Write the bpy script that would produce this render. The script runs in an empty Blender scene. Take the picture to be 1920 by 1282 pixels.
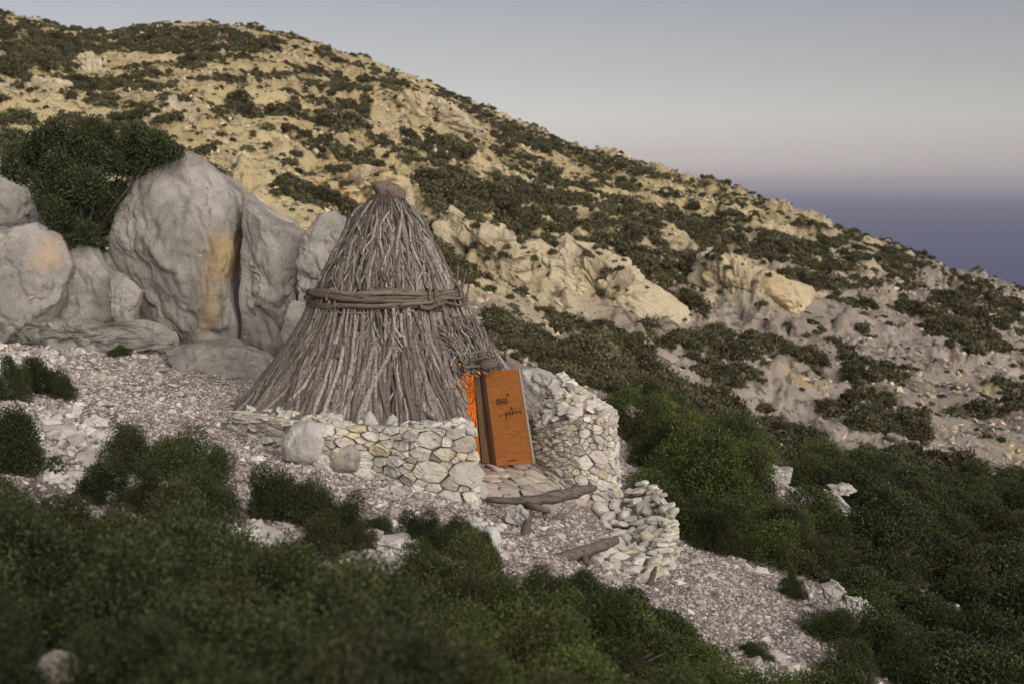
import bpy, bmesh, math, random
import numpy as np
from mathutils import Vector, Matrix

random.seed(7)
RNG = np.random.default_rng(7)
S = bpy.context.scene
COL = S.collection

# ------------------------------------------------------------------ camera
F = 2400.0                      # focal length in pixels of a 1920 wide frame
PITCH = math.atan(296.0 / F)
CAM_Z = 5.0
cd = bpy.data.cameras.new('camera')
cam = bpy.data.objects.new('camera', cd)
COL.objects.link(cam)
cam.location = (0, 0, CAM_Z)
cam.rotation_euler = (math.pi / 2 - PITCH, 0, 0)
cd.sensor_width = 36.0
cd.lens = 36.0 * F / 1920.0
cd.clip_start = 0.1
cd.clip_end = 600000
cd.dof.use_dof = True
cd.dof.focus_distance = 23.0
cd.dof.aperture_fstop = 1.35
S.camera = cam

# ------------------------------------------------------------------ sky and sun
SUN_EL, SUN_ROT = math.radians(24), math.radians(150)
w = bpy.data.worlds.new('World')
S.world = w
w.use_nodes = True
nt = w.node_tree
bg = nt.nodes['Background']
sky = nt.nodes.new('ShaderNodeTexSky')
sky.sky_type = 'NISHITA'
sky.sun_disc = False
sky.sun_elevation = SUN_EL
sky.sun_rotation = SUN_ROT
sky.altitude = 200
sky.air_density = 1.0
sky.dust_density = 0.6
sky.ozone_density = 1.0
hs = nt.nodes.new('ShaderNodeHueSaturation')
hs.inputs['Saturation'].default_value = 0.28
tint = nt.nodes.new('ShaderNodeMix')
tint.data_type = 'RGBA'
tint.blend_type = 'MULTIPLY'
tint.inputs['Factor'].default_value = 1.0
tint.inputs['B'].default_value = (0.94, 0.885, 0.865, 1)
nt.links.new(sky.outputs[0], hs.inputs['Color'])
nt.links.new(hs.outputs[0], tint.inputs['A'])
tc = nt.nodes.new('ShaderNodeTexCoord')
sx = nt.nodes.new('ShaderNodeSeparateXYZ')
nt.links.new(tc.outputs['Generated'], sx.inputs[0])
el = nt.nodes.new('ShaderNodeValToRGB')          # dusk haze: lavender at the horizon, paler above, bluer overhead
e = el.color_ramp.elements
e[0].position, e[0].color = 0.0, (0.76, 0.75, 0.86, 1)
e[1].position, e[1].color = 0.5, (0.64, 0.72, 0.86, 1)
for p_, c_ in ((0.018, (0.80, 0.79, 0.85, 1)), (0.05, (0.86, 0.86, 0.875, 1)), (0.085, (0.80, 0.805, 0.82, 1)), (0.14, (0.665, 0.685, 0.73, 1))):
    k_ = e.new(p_)
    k_.color = c_
nt.links.new(sx.outputs['Z'], el.inputs['Fac'])
tint2 = nt.nodes.new('ShaderNodeMix')
tint2.data_type = 'RGBA'
tint2.blend_type = 'MULTIPLY'
tint2.inputs['Factor'].default_value = 1.0
nt.links.new(tint.outputs['Result'], tint2.inputs['A'])
nt.links.new(el.outputs['Color'], tint2.inputs['B'])
nt.links.new(tint2.outputs['Result'], bg.inputs['Color'])
bg.inputs['Strength'].default_value = 0.0502

ld = bpy.data.lights.new('sun', 'SUN')
ld.energy = 2.5
ld.angle = math.radians(75)
ld.color = (1.0, 0.90, 0.78)
sun = bpy.data.objects.new('sun', ld)
COL.objects.link(sun)
sd = Vector((math.sin(SUN_ROT) * math.cos(SUN_EL), math.cos(SUN_ROT) * math.cos(SUN_EL), math.sin(SUN_EL)))
sun.rotation_euler = sd.to_track_quat('Z', 'Y').to_euler()

vs = S.view_settings
vs.view_transform = 'Standard'
vs.look = 'None'
vs.gamma = 1
vs.use_curve_mapping = False
vs.exposure = 0.97

# ------------------------------------------------------------------ helpers
ST, CT = math.sin(PITCH), math.cos(PITCH)


def ray(u, v):
    xn, yn = (u - 960.0) / F, -(v - 641.0) / F
    dy = CT + yn * ST
    dz = -ST + yn * CT
    return xn / dy, -dz / dy            # x per metre of y, drop per metre of y


def at(u, v, Y):
    a, r = ray(u, v)
    return Vector((a * Y, Y, CAM_Z - r * Y))


def rv(v):
    return ray(960, v)[1]


def project(P):
    P = np.asarray(P, float)
    x, y, z = P[..., 0], P[..., 1], P[..., 2] - CAM_Z
    d = y * CT - z * ST
    h = y * ST + z * CT
    return 960 + F * x / d, 641 - F * h / d


def hash3(ix, iy, iz, seed):
    n = (ix.astype(np.int64) * 374761393 + iy.astype(np.int64) * 668265263
         + iz.astype(np.int64) * 2147483647 + seed * 1274126177) & 0xFFFFFFFF
    n = ((n ^ (n >> 13)) * 1274126177) & 0xFFFFFFFF
    n = (n ^ (n >> 16)) & 0xFFFFFFFF
    return n.astype(np.float64) / 4294967295.0 * 2 - 1


def vnoise(P, seed=0):
    P = np.asarray(P, float)
    i = np.floor(P).astype(np.int64)
    f = P - i
    f = f * f * f * (f * (f * 6 - 15) + 10)
    x0, y0, z0 = i[..., 0], i[..., 1], i[..., 2]
    fx, fy, fz = f[..., 0], f[..., 1], f[..., 2]
    out = 0
    for dx in (0, 1):
        for dy in (0, 1):
            for dz in (0, 1):
                wgt = (fx if dx else 1 - fx) * (fy if dy else 1 - fy) * (fz if dz else 1 - fz)
                out = out + wgt * hash3(x0 + dx, y0 + dy, z0 + dz, seed)
    return out


def fbm(P, octv=4, seed=0, ridged=False):
    P = np.asarray(P, float)
    a, s, t = 1.0, 0, 0
    for k in range(octv):
        n = vnoise(P * (2.03 ** k) + 17.3 * k, seed + k)
        if ridged:
            n = 1 - 2 * np.abs(n)
        s = s + a * n
        t += a
        a *= 0.5
    return s / t


def worley(P, seed=0):
    """distance to nearest and second cell point, and a random value per cell"""
    P = np.asarray(P, float)
    i0 = np.floor(P).astype(np.int64)
    f1 = np.full(P.shape[:-1], 9.0)
    f2 = f1.copy()
    idv = np.zeros_like(f1)
    for dx in (-1, 0, 1):
        for dy in (-1, 0, 1):
            for dz in (-1, 0, 1):
                c0, c1, c2 = i0[..., 0] + dx, i0[..., 1] + dy, i0[..., 2] + dz
                qx = c0 + 0.5 + 0.42 * hash3(c0, c1, c2, seed)
                qy = c1 + 0.5 + 0.42 * hash3(c0, c1, c2, seed + 1)
                qz = c2 + 0.5 + 0.42 * hash3(c0, c1, c2, seed + 2)
                d = np.sqrt((P[..., 0] - qx) ** 2 + (P[..., 1] - qy) ** 2 + (P[..., 2] - qz) ** 2)
                h = hash3(c0, c1, c2, seed + 3)
                n1 = d < f1
                f2 = np.where(n1, f1, np.minimum(f2, d))
                idv = np.where(n1, h, idv)
                f1 = np.where(n1, d, f1)
    return f1, f2, idv


def worley2(P, seed=0):
    P = np.asarray(P, float)
    i0 = np.floor(P).astype(np.int64)
    f1 = np.full(P.shape[:-1], 9.0)
    f2 = f1.copy()
    idv = np.zeros_like(f1)
    zz_ = np.zeros_like(i0[..., 0])
    for dx in (-1, 0, 1):
        for dy in (-1, 0, 1):
            c0, c1 = i0[..., 0] + dx, i0[..., 1] + dy
            qx = c0 + 0.5 + 0.42 * hash3(c0, c1, zz_, seed)
            qy = c1 + 0.5 + 0.42 * hash3(c0, c1, zz_, seed + 1)
            d = np.sqrt((P[..., 0] - qx) ** 2 + (P[..., 1] - qy) ** 2)
            h = hash3(c0, c1, zz_, seed + 3)
            n1 = d < f1
            f2 = np.where(n1, f1, np.minimum(f2, d))
            idv = np.where(n1, h, idv)
            f1 = np.where(n1, d, f1)
    return f1, f2, idv


def pchip(x, y, q):
    x, y, q = np.asarray(x, float), np.asarray(y, float), np.asarray(q, float)
    h = np.diff(x)
    d = np.diff(y) / h
    m = np.zeros_like(y)
    for k in range(1, len(x) - 1):
        if d[k - 1] * d[k] > 0:
            w1, w2 = 2 * h[k] + h[k - 1], h[k] + 2 * h[k - 1]
            m[k] = (w1 + w2) / (w1 / d[k - 1] + w2 / d[k])
    m[0], m[-1] = d[0], d[-1]
    k = np.clip(np.searchsorted(x, q) - 1, 0, len(x) - 2)
    t = (q - x[k]) / h[k]
    t = np.clip(t, -2, 3)
    h00 = 2 * t ** 3 - 3 * t ** 2 + 1
    h10 = t ** 3 - 2 * t ** 2 + t
    h01 = -2 * t ** 3 + 3 * t ** 2
    h11 = t ** 3 - t ** 2
    return h00 * y[k] + h10 * h[k] * m[k] + h01 * y[k + 1] + h11 * h[k] * m[k + 1]


def in_poly(u, v, poly):
    u, v = np.asarray(u, float), np.asarray(v, float)
    c = np.zeros(u.shape, bool)
    n = len(poly)
    for i in range(n):
        x1, y1 = poly[i]
        x2, y2 = poly[(i + 1) % n]
        if y1 == y2:
            continue
        k = ((y1 > v) != (y2 > v)) & (u < (x2 - x1) * (v - y1) / (y2 - y1) + x1)
        c ^= k
    return c


def np_mesh(name, V, faces, mat, smooth=True):
    """faces: (n,3) or (n,4) array"""
    V = np.asarray(V, np.float32)
    faces = np.asarray(faces, np.int32)
    k = faces.shape[1]
    me = bpy.data.meshes.new(name)
    me.vertices.add(len(V))
    me.vertices.foreach_set('co', V.ravel())
    me.loops.add(faces.size)
    me.loops.foreach_set('vertex_index', faces.ravel())
    me.polygons.add(len(faces))
    me.polygons.foreach_set('loop_start', np.arange(0, faces.size, k, dtype=np.int32))
    me.polygons.foreach_set('use_smooth', np.full(len(faces), smooth))
    me.update(calc_edges=True)
    if mat:
        me.materials.append(mat)
    return me


def py_mesh(name, V, Fc, mat, smooth=True):
    me = bpy.data.meshes.new(name)
    me.from_pydata([tuple(p) for p in V], [], Fc)
    me.polygons.foreach_set('use_smooth', [smooth] * len(me.polygons))
    me.update()
    if mat:
        me.materials.append(mat)
    return me


def obj(name, me, parent=None, loc=None):
    o = bpy.data.objects.new(name, me)
    COL.objects.link(o)
    if parent is not None:
        o.parent = parent
        o.matrix_parent_inverse = Matrix.Translation(-parent.location) if parent.type == 'EMPTY' else Matrix()
    if loc is not None:
        o.location = loc
    return o


def tag(o, label=None, cat=None, group=None, kind=None):
    if label:
        o['label'] = label
    if cat:
        o['category'] = cat
    if group:
        o['group'] = group
    if kind:
        o['kind'] = kind
    return o


def empty(name, loc, label, cat, group=None):
    o = bpy.data.objects.new(name, None)
    o.empty_display_size = 0.2
    COL.objects.link(o)
    o.location = loc
    return tag(o, label, cat, group)


def tube(pts, rad, sides=6, caps=True, seed=0, rough=0.0):
    """V, faces (mixed) for a tube along pts with radius list"""
    pts = [Vector(p) for p in pts]
    n = len(pts)
    V, Fc = [], []
    rr = random.Random(seed)
    up = Vector((0.31, 0.22, 0.93))
    for i, p in enumerate(pts):
        t = (pts[min(i + 1, n - 1)] - pts[max(i - 1, 0)]).normalized()
        s = t.cross(up)
        if s.length < 1e-3:
            s = t.cross(Vector((1, 0, 0)))
        s.normalize()
        b = t.cross(s).normalized()
        for k in range(sides):
            a = 2 * math.pi * k / sides
            r = rad[i] * (1 + rough * rr.uniform(-1, 1))
            V.append(p + (s * math.cos(a) + b * math.sin(a)) * r)
    for i in range(n - 1):
        for k in range(sides):
            k2 = (k + 1) % sides
            Fc.append((i * sides + k, i * sides + k2, (i + 1) * sides + k2, (i + 1) * sides + k))
    if caps:
        Fc.append(tuple(range(sides - 1, -1, -1)))
        Fc.append(tuple(range((n - 1) * sides, n * sides)))
    return V, Fc


def merge(parts):
    V, Fc = [], []
    for v, f in parts:
        o = len(V)
        V += list(v)
        Fc += [tuple(i + o for i in q) for q in f]
    return V, Fc


# ------------------------------------------------------------------ materials
def new_mat(name):
    m = bpy.data.materials.new(name)
    m.use_nodes = True
    return m, m.node_tree, m.node_tree.nodes['Principled BSDF']


def nd(t, typ, **kw):
    n = t.nodes.new(typ)
    for k, v in kw.items():
        setattr(n, k, v)
    return n


def mixc(t, fac, a, b, blend='MIX'):
    n = nd(t, 'ShaderNodeMix', data_type='RGBA', blend_type=blend)
    for sock, val in (('Factor', fac), ('A', a), ('B', b)):
        if hasattr(val, 'is_output'):
            t.links.new(val, n.inputs[sock])
        elif isinstance(val, (int, float)):
            n.inputs[sock].default_value = val
        else:
            n.inputs[sock].default_value = (*val, 1)
    return n.outputs['Result']


def noise(t, scale, detail=5, rough=0.6, vec=None, dist=0.0):
    n = nd(t, 'ShaderNodeTexNoise')
    n.inputs['Scale'].default_value = scale
    n.inputs['Detail'].default_value = detail
    n.inputs['Roughness'].default_value = rough
    n.inputs['Distortion'].default_value = dist
    if vec is not None:
        t.links.new(vec, n.inputs['Vector'])
    return n.outputs['Fac']


def ramp(t, fac, lo, hi):
    n = nd(t, 'ShaderNodeMapRange', interpolation_type='SMOOTHSTEP')
    n.inputs['From Min'].default_value = lo
    n.inputs['From Max'].default_value = hi
    t.links.new(fac, n.inputs['Value'])
    return n.outputs['Result']


def cramp(t, fac, stops):
    n = nd(t, 'ShaderNodeValToRGB')
    e = n.color_ramp.elements
    e[0].position, e[0].color = stops[0][0], (*stops[0][1], 1)
    e[1].position, e[1].color = stops[-1][0], (*stops[-1][1], 1)
    for p, c in stops[1:-1]:
        x = e.new(p)
        x.color = (*c, 1)
    t.links.new(fac, n.inputs['Fac'])
    return n.outputs['Color']


def bump(t, bsdf, hts, strength, dist):
    n = nd(t, 'ShaderNodeBump')
    n.inputs['Strength'].default_value = strength
    n.inputs['Distance'].default_value = dist
    t.links.new(hts, n.inputs['Height'])
    t.links.new(n.outputs[0], bsdf.inputs['Normal'])


def pos(t, scale=None):
    g = nd(t, 'ShaderNodeNewGeometry').outputs['Position']
    if scale is None:
        return g
    m = nd(t, 'ShaderNodeVectorMath', operation='MULTIPLY')
    m.inputs[1].default_value = scale
    t.links.new(g, m.inputs[0])
    return m.outputs[0]


def rock_mat(name, base, light, stain, stain_amt=0.45, scale=1.0, bumpd=0.03, island=False):
    m, t, b = new_mat(name)
    p = pos(t)
    n1 = noise(t, 0.9 * scale, 6, 0.62, p)
    n2 = noise(t, 6.0 * scale, 6, 0.7, p)
    n3 = noise(t, 0.45 * scale, 4, 0.6, pos(t, (1, 1, 0.35)), 0.6)
    c = mixc(t, ramp(t, n1, 0.35, 0.65), base, light)
    c = mixc(t, ramp(t, n3, 0.64 - stain_amt * 0.2, 0.78 - stain_amt * 0.1), c, stain)
    dk = tuple(x * 0.5 for x in base)
    c = mixc(t, ramp(t, n2, 0.42, 0.26), c, dk)
    st = noise(t, 2.0 * scale, 6, 0.65, pos(t, (1.6, 1.6, 0.25)), 0.3)
    c = mixc(t, ramp(t, st, 0.52, 0.72), c, tuple(x * 0.62 for x in base))
    lc = noise(t, 17 * scale, 4, 0.6, p)
    c = mixc(t, ramp(t, lc, 0.58, 0.74), c, tuple(min(x * 1.2, 0.6) for x in light))
    vo = nd(t, 'ShaderNodeTexVoronoi', feature='DISTANCE_TO_EDGE')
    vo.inputs['Scale'].default_value = 0.8 * scale
    t.links.new(p, vo.inputs['Vector'])
    b.inputs['Roughness'].default_value = 0.92
    b.inputs['Specular IOR Level'].default_value = 0.2
    t.links.new(c, b.inputs['Base Color'])
    n4 = noise(t, 3.5 * scale, 9, 0.68, p)
    bump(t, b, n4, 0.9, bumpd / scale)
    return m


def stone_mat(name, stops, island=False, rough_scale=14):
    """wall and scree stones: every stone its own tone"""
    m, t, b = new_mat(name)
    if island:
        r = nd(t, 'ShaderNodeNewGeometry').outputs['Random Per Island']
    else:
        r = nd(t, 'ShaderNodeObjectInfo').outputs['Random']
    p = pos(t)
    c = cramp(t, r, stops)
    if island:
        c = mixc(t, ramp(t, noise(t, 0.7, 4, 0.65, p), 0.5, 0.68), c, mixc(t, 0.4, c, (0.24, 0.19, 0.165)))
    n2 = noise(t, rough_scale, 6, 0.7, p)
    n3 = noise(t, 5, 4, 0.6, p)
    c = mixc(t, ramp(t, n2, 0.45, 0.3), c, (0.16, 0.14, 0.12))
    c = mixc(t, ramp(t, n3, 0.60, 0.74), c, (0.48, 0.42, 0.29))
    b.inputs['Roughness'].default_value = 0.93
    b.inputs['Specular IOR Level'].default_value = 0.2
    t.links.new(c, b.inputs['Base Color'])
    bump(t, b, noise(t, 22, 8, 0.7, p), 0.8, 0.025)
    return m


def foliage_mat(name, dark, mid, bright):
    m, t, b = new_mat(name)
    g = nd(t, 'ShaderNodeNewGeometry').outputs['Random Per Island']
    o = nd(t, 'ShaderNodeObjectInfo').outputs['Random']
    c = cramp(t, g, [(0, dark), (0.55, mid), (1, bright)])
    h = nd(t, 'ShaderNodeHueSaturation')
    mr = nd(t, 'ShaderNodeMapRange')
    mr.inputs['To Min'].default_value = 0.6
    mr.inputs['To Max'].default_value = 1.6
    t.links.new(o, mr.inputs['Value'])
    t.links.new(mr.outputs['Result'], h.inputs['Value'])
    t.links.new(c, h.inputs['Color'])
    c2 = mixc(t, ramp(t, noise(t, 0.5, 3, 0.6, pos(t)), 0.5, 0.7), h.outputs[0], (0.05, 0.045, 0.018))
    t.links.new(c2, b.inputs['Base Color'])
    b.inputs['Roughness'].default_value = 0.7
    b.inputs['Specular IOR Level'].default_value = 0.25
    return m


M = {}
M['boulder'] = rock_mat('boulder_limestone', (0.20, 0.188, 0.172), (0.33, 0.312, 0.285), (0.33, 0.25, 0.15), 0.3, 1.0, 0.09)
M['cliff'] = rock_mat('cliff_limestone', (0.34, 0.29, 0.20), (0.47, 0.41, 0.29), (0.47, 0.34, 0.14), 0.6, 0.3, 0.05)
M['slab_rock'] = rock_mat('slab_limestone', (0.34, 0.32, 0.30), (0.48, 0.46, 0.43), (0.36, 0.28, 0.18), 0.2, 2.0, 0.05)
WALLST = [(0, (0.36, 0.33, 0.295)), (0.25, (0.56, 0.53, 0.47)), (0.5, (0.46, 0.43, 0.385)), (0.78, (0.64, 0.61, 0.545)), (0.93, (0.54, 0.47, 0.32)), (1, (0.38, 0.36, 0.335))]
M['wall_stone'] = stone_mat('wall_stone', WALLST)


def add_stain(src, name, spots):
    """a copy of a rock material with ochre or pinkish scars at fixed places"""
    m_ = M[src].copy()
    m_.name = name
    t_ = m_.node_tree
    b_ = t_.nodes['Principled BSDF']
    cur = b_.inputs['Base Color'].links[0].from_socket
    for (c_, ext, colr) in spots:
        d_ = nd(t_, 'ShaderNodeVectorMath', operation='SUBTRACT')
        t_.links.new(pos(t_), d_.inputs[0])
        d_.inputs[1].default_value = c_
        e_ = nd(t_, 'ShaderNodeVectorMath', operation='DIVIDE')
        t_.links.new(d_.outputs[0], e_.inputs[0])
        e_.inputs[1].default_value = ext
        l_ = nd(t_, 'ShaderNodeVectorMath', operation='LENGTH')
        t_.links.new(e_.outputs[0], l_.inputs[0])
        ad = nd(t_, 'ShaderNodeMath', operation='MULTIPLY_ADD')
        t_.links.new(noise(t_, 2.2, 5, 0.65, pos(t_, (1, 1, 0.4))), ad.inputs[0])
        ad.inputs[1].default_value = 1.3
        t_.links.new(l_.outputs['Value'], ad.inputs[2])
        cur = mixc(t_, ramp(t_, ad.outputs[0], 1.95, 1.05), cur, colr)
    t_.links.new(cur, b_.inputs['Base Color'])
    M[name] = m_


add_stain('boulder', 'boulder_ochre', [(at(412, 490, 28.7), (0.45, 3, 0.62), (0.30, 0.228, 0.125)), (at(388, 480, 28.7), (0.13, 3, 0.5), (0.25, 0.18, 0.11))])
add_stain('boulder', 'boulder_scar', [(at(45, 480, 27.6), (0.36, 3, 0.45), (0.38, 0.29, 0.215))])
GRST = [(0, (0.20, 0.165, 0.15)), (0.35, (0.38, 0.33, 0.31)), (0.75, (0.49, 0.445, 0.42)), (1, (0.68, 0.645, 0.61))]
M['gravel'] = stone_mat('scree_stone', GRST, island=True)
M['hill_stone'] = stone_mat('hill_stone', [(0, (0.25, 0.205, 0.145)), (0.4, (0.42, 0.36, 0.25)), (1, (0.57, 0.50, 0.37))], island=True, rough_scale=3)
M['rubble'] = stone_mat('rubble_stone', [(0, (0.36, 0.335, 0.315)), (0.5, (0.52, 0.495, 0.47)), (1, (0.68, 0.655, 0.62))], island=True)
M['loose'] = stone_mat('loose_stone', [(0, (0.36, 0.33, 0.30)), (0.5, (0.50, 0.47, 0.43)), (1, (0.62, 0.58, 0.52))])
M['flag'] = stone_mat('flagstone', [(0, (0.30, 0.26, 0.23)), (0.5, (0.38, 0.33, 0.29)), (1, (0.48, 0.42, 0.36))])

m, t, b = new_mat('rubble_earth')
c = mixc(t, noise(t, 9, 6, 0.7, pos(t)), (0.13, 0.115, 0.10), (0.32, 0.285, 0.25))
t.links.new(c, b.inputs['Base Color'])
b.inputs['Roughness'].default_value = 1
bump(t, b, noise(t, 16, 6, 0.7, pos(t)), 1.0, 0.06)
M['earth'] = m


def bark_mat(name, stops, island, grain=(4, 4, 0.7)):
    m, t, b = new_mat(name)
    g = nd(t, 'ShaderNodeNewGeometry').outputs['Random Per Island'] if island else nd(t, 'ShaderNodeObjectInfo').outputs['Random']
    c = cramp(t, g, stops)
    n = noise(t, 9, 6, 0.7, pos(t, grain))
    c = mixc(t, ramp(t, n, 0.55, 0.35), c, (0.055, 0.042, 0.034))
    t.links.new(c, b.inputs['Base Color'])
    b.inputs['Roughness'].default_value = 0.85
    b.inputs['Specular IOR Level'].default_value = 0.25
    bump(t, b, n, 0.8, 0.012)
    return m


BK = [(0, (0.085, 0.072, 0.063)), (0.35, (0.165, 0.143, 0.125)), (0.75, (0.255, 0.225, 0.20)), (1, (0.37, 0.335, 0.30))]
M['stick'] = bark_mat('weathered_branch', BK, False)
M['stick_mass'] = bark_mat('weathered_branch_mass', BK, True)
M['log'] = bark_mat('grey_log', [(0, (0.10, 0.083, 0.07)), (1, (0.165, 0.14, 0.12))], False, (0.5, 2.5, 3.5))
M['bark_dark'] = bark_mat('shrub_wood', [(0, (0.06, 0.045, 0.035)), (1, (0.11, 0.085, 0.065))], False)
M['pole'] = bark_mat('belt_pole_wood', [(0, (0.11, 0.09, 0.07)), (1, (0.20, 0.165, 0.13))], False, (0.7, 0.7, 5))
M['cap'] = bark_mat('cap_bark', [(0, (0.155, 0.118, 0.105)), (1, (0.17, 0.13, 0.115))], False)

m, t, b = new_mat('door_wood')
gn = noise(t, 6, 7, 0.75, pos(t, (1.0, 1.0, 9.0)), 0.4)
c = mixc(t, ramp(t, gn, 0.32, 0.68), (0.27, 0.09, 0.02), (0.50, 0.195, 0.048))
c = mixc(t, ramp(t, noise(t, 2.2, 5, 0.7, pos(t)), 0.58, 0.75), c, (0.22, 0.07, 0.015))
t.links.new(c, b.inputs['Base Color'])
b.inputs['Roughness'].default_value = 0.55
bump(t, b, gn, 0.5, 0.006)
M['door'] = m
m, t, b = new_mat('frame_wood')
gn = noise(t, 6, 6, 0.7, pos(t, (8, 8, 0.6)))
c = mixc(t, gn, (0.03, 0.016, 0.01), (0.115, 0.058, 0.026))
t.links.new(c, b.inputs['Base Color'])
b.inputs['Roughness'].default_value = 0.7
bump(t, b, gn, 0.5, 0.01)
M['frame'] = m
m, t, b = new_mat('grey_wood_edge')
c = mixc(t, noise(t, 8, 5, 0.7, pos(t)), (0.20, 0.17, 0.13), (0.34, 0.30, 0.24))
t.links.new(c, b.inputs['Base Color'])
M['edge'] = m
m, t, b = new_mat('black_paint')
b.inputs['Base Color'].default_value = (0.012, 0.009, 0.008, 1)
b.inputs['Roughness'].default_value = 0.7
M['ink'] = m
m, t, b = new_mat('interior_branches')
wv = noise(t, 5, 6, 0.75, pos(t, (5, 5, 1.2)))
c = mixc(t, ramp(t, wv, 0.4, 0.6), (0.08, 0.04, 0.025), (0.42, 0.27, 0.16))
t.links.new(c, b.inputs['Base Color'])
b.inputs['Roughness'].default_value = 0.9
bump(t, b, wv, 1, 0.05)
M['inside'] = m
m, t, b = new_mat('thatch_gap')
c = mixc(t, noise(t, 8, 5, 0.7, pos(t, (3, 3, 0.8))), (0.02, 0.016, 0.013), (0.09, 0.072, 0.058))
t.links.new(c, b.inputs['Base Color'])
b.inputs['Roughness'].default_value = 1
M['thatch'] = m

M['leaf_dark'] = foliage_mat('foliage_dark', (0.012, 0.017, 0.007), (0.032, 0.042, 0.013), (0.068, 0.080, 0.024))
M['leaf_green'] = foliage_mat('foliage_green', (0.019, 0.027, 0.008), (0.052, 0.068, 0.015), (0.10, 0.118, 0.03))
M['leaf_olive'] = foliage_mat('foliage_olive', (0.036, 0.037, 0.020), (0.072, 0.069, 0.035), (0.112, 0.103, 0.054))
M['leaf_tree'] = foliage_mat('foliage_juniper', (0.014, 0.019, 0.009), (0.030, 0.038, 0.015), (0.052, 0.062, 0.022))

# ground: limestone, pinkish scree, ochre streaks and scrub-covered soil (attribute 'cover')
m, t, b = new_mat('hillside_ground')
p = pos(t)
far = nd(t, 'ShaderNodeAttribute', attribute_name='far').outputs['Fac']
cov = nd(t, 'ShaderNodeAttribute', attribute_name='cover').outputs['Fac']
n1 = noise(t, 0.10, 6, 0.6, p)
n2 = noise(t, 0.9, 7, 0.7, p)
n3 = noise(t, 0.22, 5, 0.65, pos(t, (1, 1, 0.4)), 0.7)
near = mixc(t, ramp(t, n2, 0.35, 0.65), (0.25, 0.21, 0.19), (0.38, 0.335, 0.305))
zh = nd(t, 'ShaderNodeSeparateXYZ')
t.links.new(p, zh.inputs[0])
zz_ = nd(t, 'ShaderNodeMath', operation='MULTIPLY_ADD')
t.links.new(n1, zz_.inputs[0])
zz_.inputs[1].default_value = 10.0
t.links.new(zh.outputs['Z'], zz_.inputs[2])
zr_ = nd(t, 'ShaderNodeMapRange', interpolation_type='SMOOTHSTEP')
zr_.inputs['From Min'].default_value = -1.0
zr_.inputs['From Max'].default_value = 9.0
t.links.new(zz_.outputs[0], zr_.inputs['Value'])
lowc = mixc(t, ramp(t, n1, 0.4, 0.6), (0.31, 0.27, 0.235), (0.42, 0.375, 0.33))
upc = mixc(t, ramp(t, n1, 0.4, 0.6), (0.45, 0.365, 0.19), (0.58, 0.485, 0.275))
hillc = mixc(t, zr_.outputs['Result'], lowc, upc)  # warm evening light painted into the upper slope colour, blended in by height
hillc = mixc(t, ramp(t, n3, 0.58, 0.72), hillc, (0.50, 0.38, 0.18))
hillc = mixc(t, ramp(t, n2, 0.47, 0.38), hillc, (0.17, 0.14, 0.095))
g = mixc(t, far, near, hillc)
fine = noise(t, 3.0, 6, 0.7, p)
covm = nd(t, 'ShaderNodeMath', operation='MULTIPLY')
t.links.new(cov, covm.inputs[0])
t.links.new(ramp(t, fine, 0.36, 0.56), covm.inputs[1])
g = mixc(t, covm.outputs[0], g, (0.11, 0.092, 0.045))
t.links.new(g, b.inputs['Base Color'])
b.inputs['Roughness'].default_value = 0.95
b.inputs['Specular IOR Level'].default_value = 0.15
bump(t, b, noise(t, 1.6, 10, 0.75, p), 1.0, 0.35)
M['ground'] = m

m, t, b = new_mat('sea_water')
b.inputs['Base Color'].default_value = (0.055, 0.062, 0.165, 1)
b.inputs['Roughness'].default_value = 0.4
b.inputs['Specular IOR Level'].default_value = 0.25
bump(t, b, noise(t, 0.02, 8, 0.65, pos(t)), 0.5, 8.0)
M['sea'] = m

# ------------------------------------------------------------------ terrain
KY = [1.2, 2, 5, 8, 12, 16, 20, 24, 28, 34, 45, 60]
PROF = {   # image rows of the bare ground at those distances, per image column
    -500: [2500, 2040, 1340, 1120, 950, 840, 745, 670, 600, 520, 430, 340],
    0:    [2600, 2117, 1405, 1190, 1010, 900, 800, 720, 650, 570, 470, 385],
    250:  [2600, 2117, 1440, 1225, 1050, 935, 838, 752, 680, 595, 490, 400],
    500:  [2600, 2140, 1480, 1265, 1085, 965, 880, 795, 718, 625, 520, 430],
    750:  [2600, 2160, 1530, 1325, 1145, 1020, 930, 850, 775, 690, 610, 530],
    930:  [2600, 2200, 1570, 1375, 1195, 1065, 972, 868, 795, 735, 670, 600],
    1200: [2650, 2240, 1640, 1470, 1300, 1170, 1065, 975, 900, 835, 780, 720],
    1500: [2700, 2280, 1700, 1560, 1400, 1270, 1155, 1068, 1000, 940, 885, 825],
    1920: [2750, 2320, 1760, 1640, 1500, 1385, 1290, 1205, 1135, 1055, 965, 885],
    2500: [2800, 2380, 1850, 1740, 1620, 1520, 1430, 1350, 1280, 1200, 1100, 1010],
}
RIDGE_U = [-500, 0, 100, 205, 260, 330, 400, 500, 600, 700, 850, 1000, 1100, 1300, 1500, 1700, 1920, 2500]
RIDGE_V = [-60, 28, 47, 64, 54, 49, 48, 58, 84, 118, 182, 246, 282, 336, 402, 482, 552, 760]
RIDGE_Y = [230, 225, 222, 220, 228, 232, 232, 230, 226, 220, 210, 200, 192, 180, 168, 150, 132, 100]
PU = sorted(PROF)
PA = [(u - 960) / F for u in PU]
PR = np.array([[rv(v) for v in PROF[u]] for u in PU])
AG = np.linspace(-0.62, 0.62, 497)
LY = np.linspace(math.log(1.2), math.log(1500), 900)
R_KN = np.array([pchip(PA, PR[:, k], AG) for k in range(len(KY))])          # knots x columns
ridge_r = pchip([(u - 960) / F for u in RIDGE_U], [rv(v) for v in RIDGE_V], AG)
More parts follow.
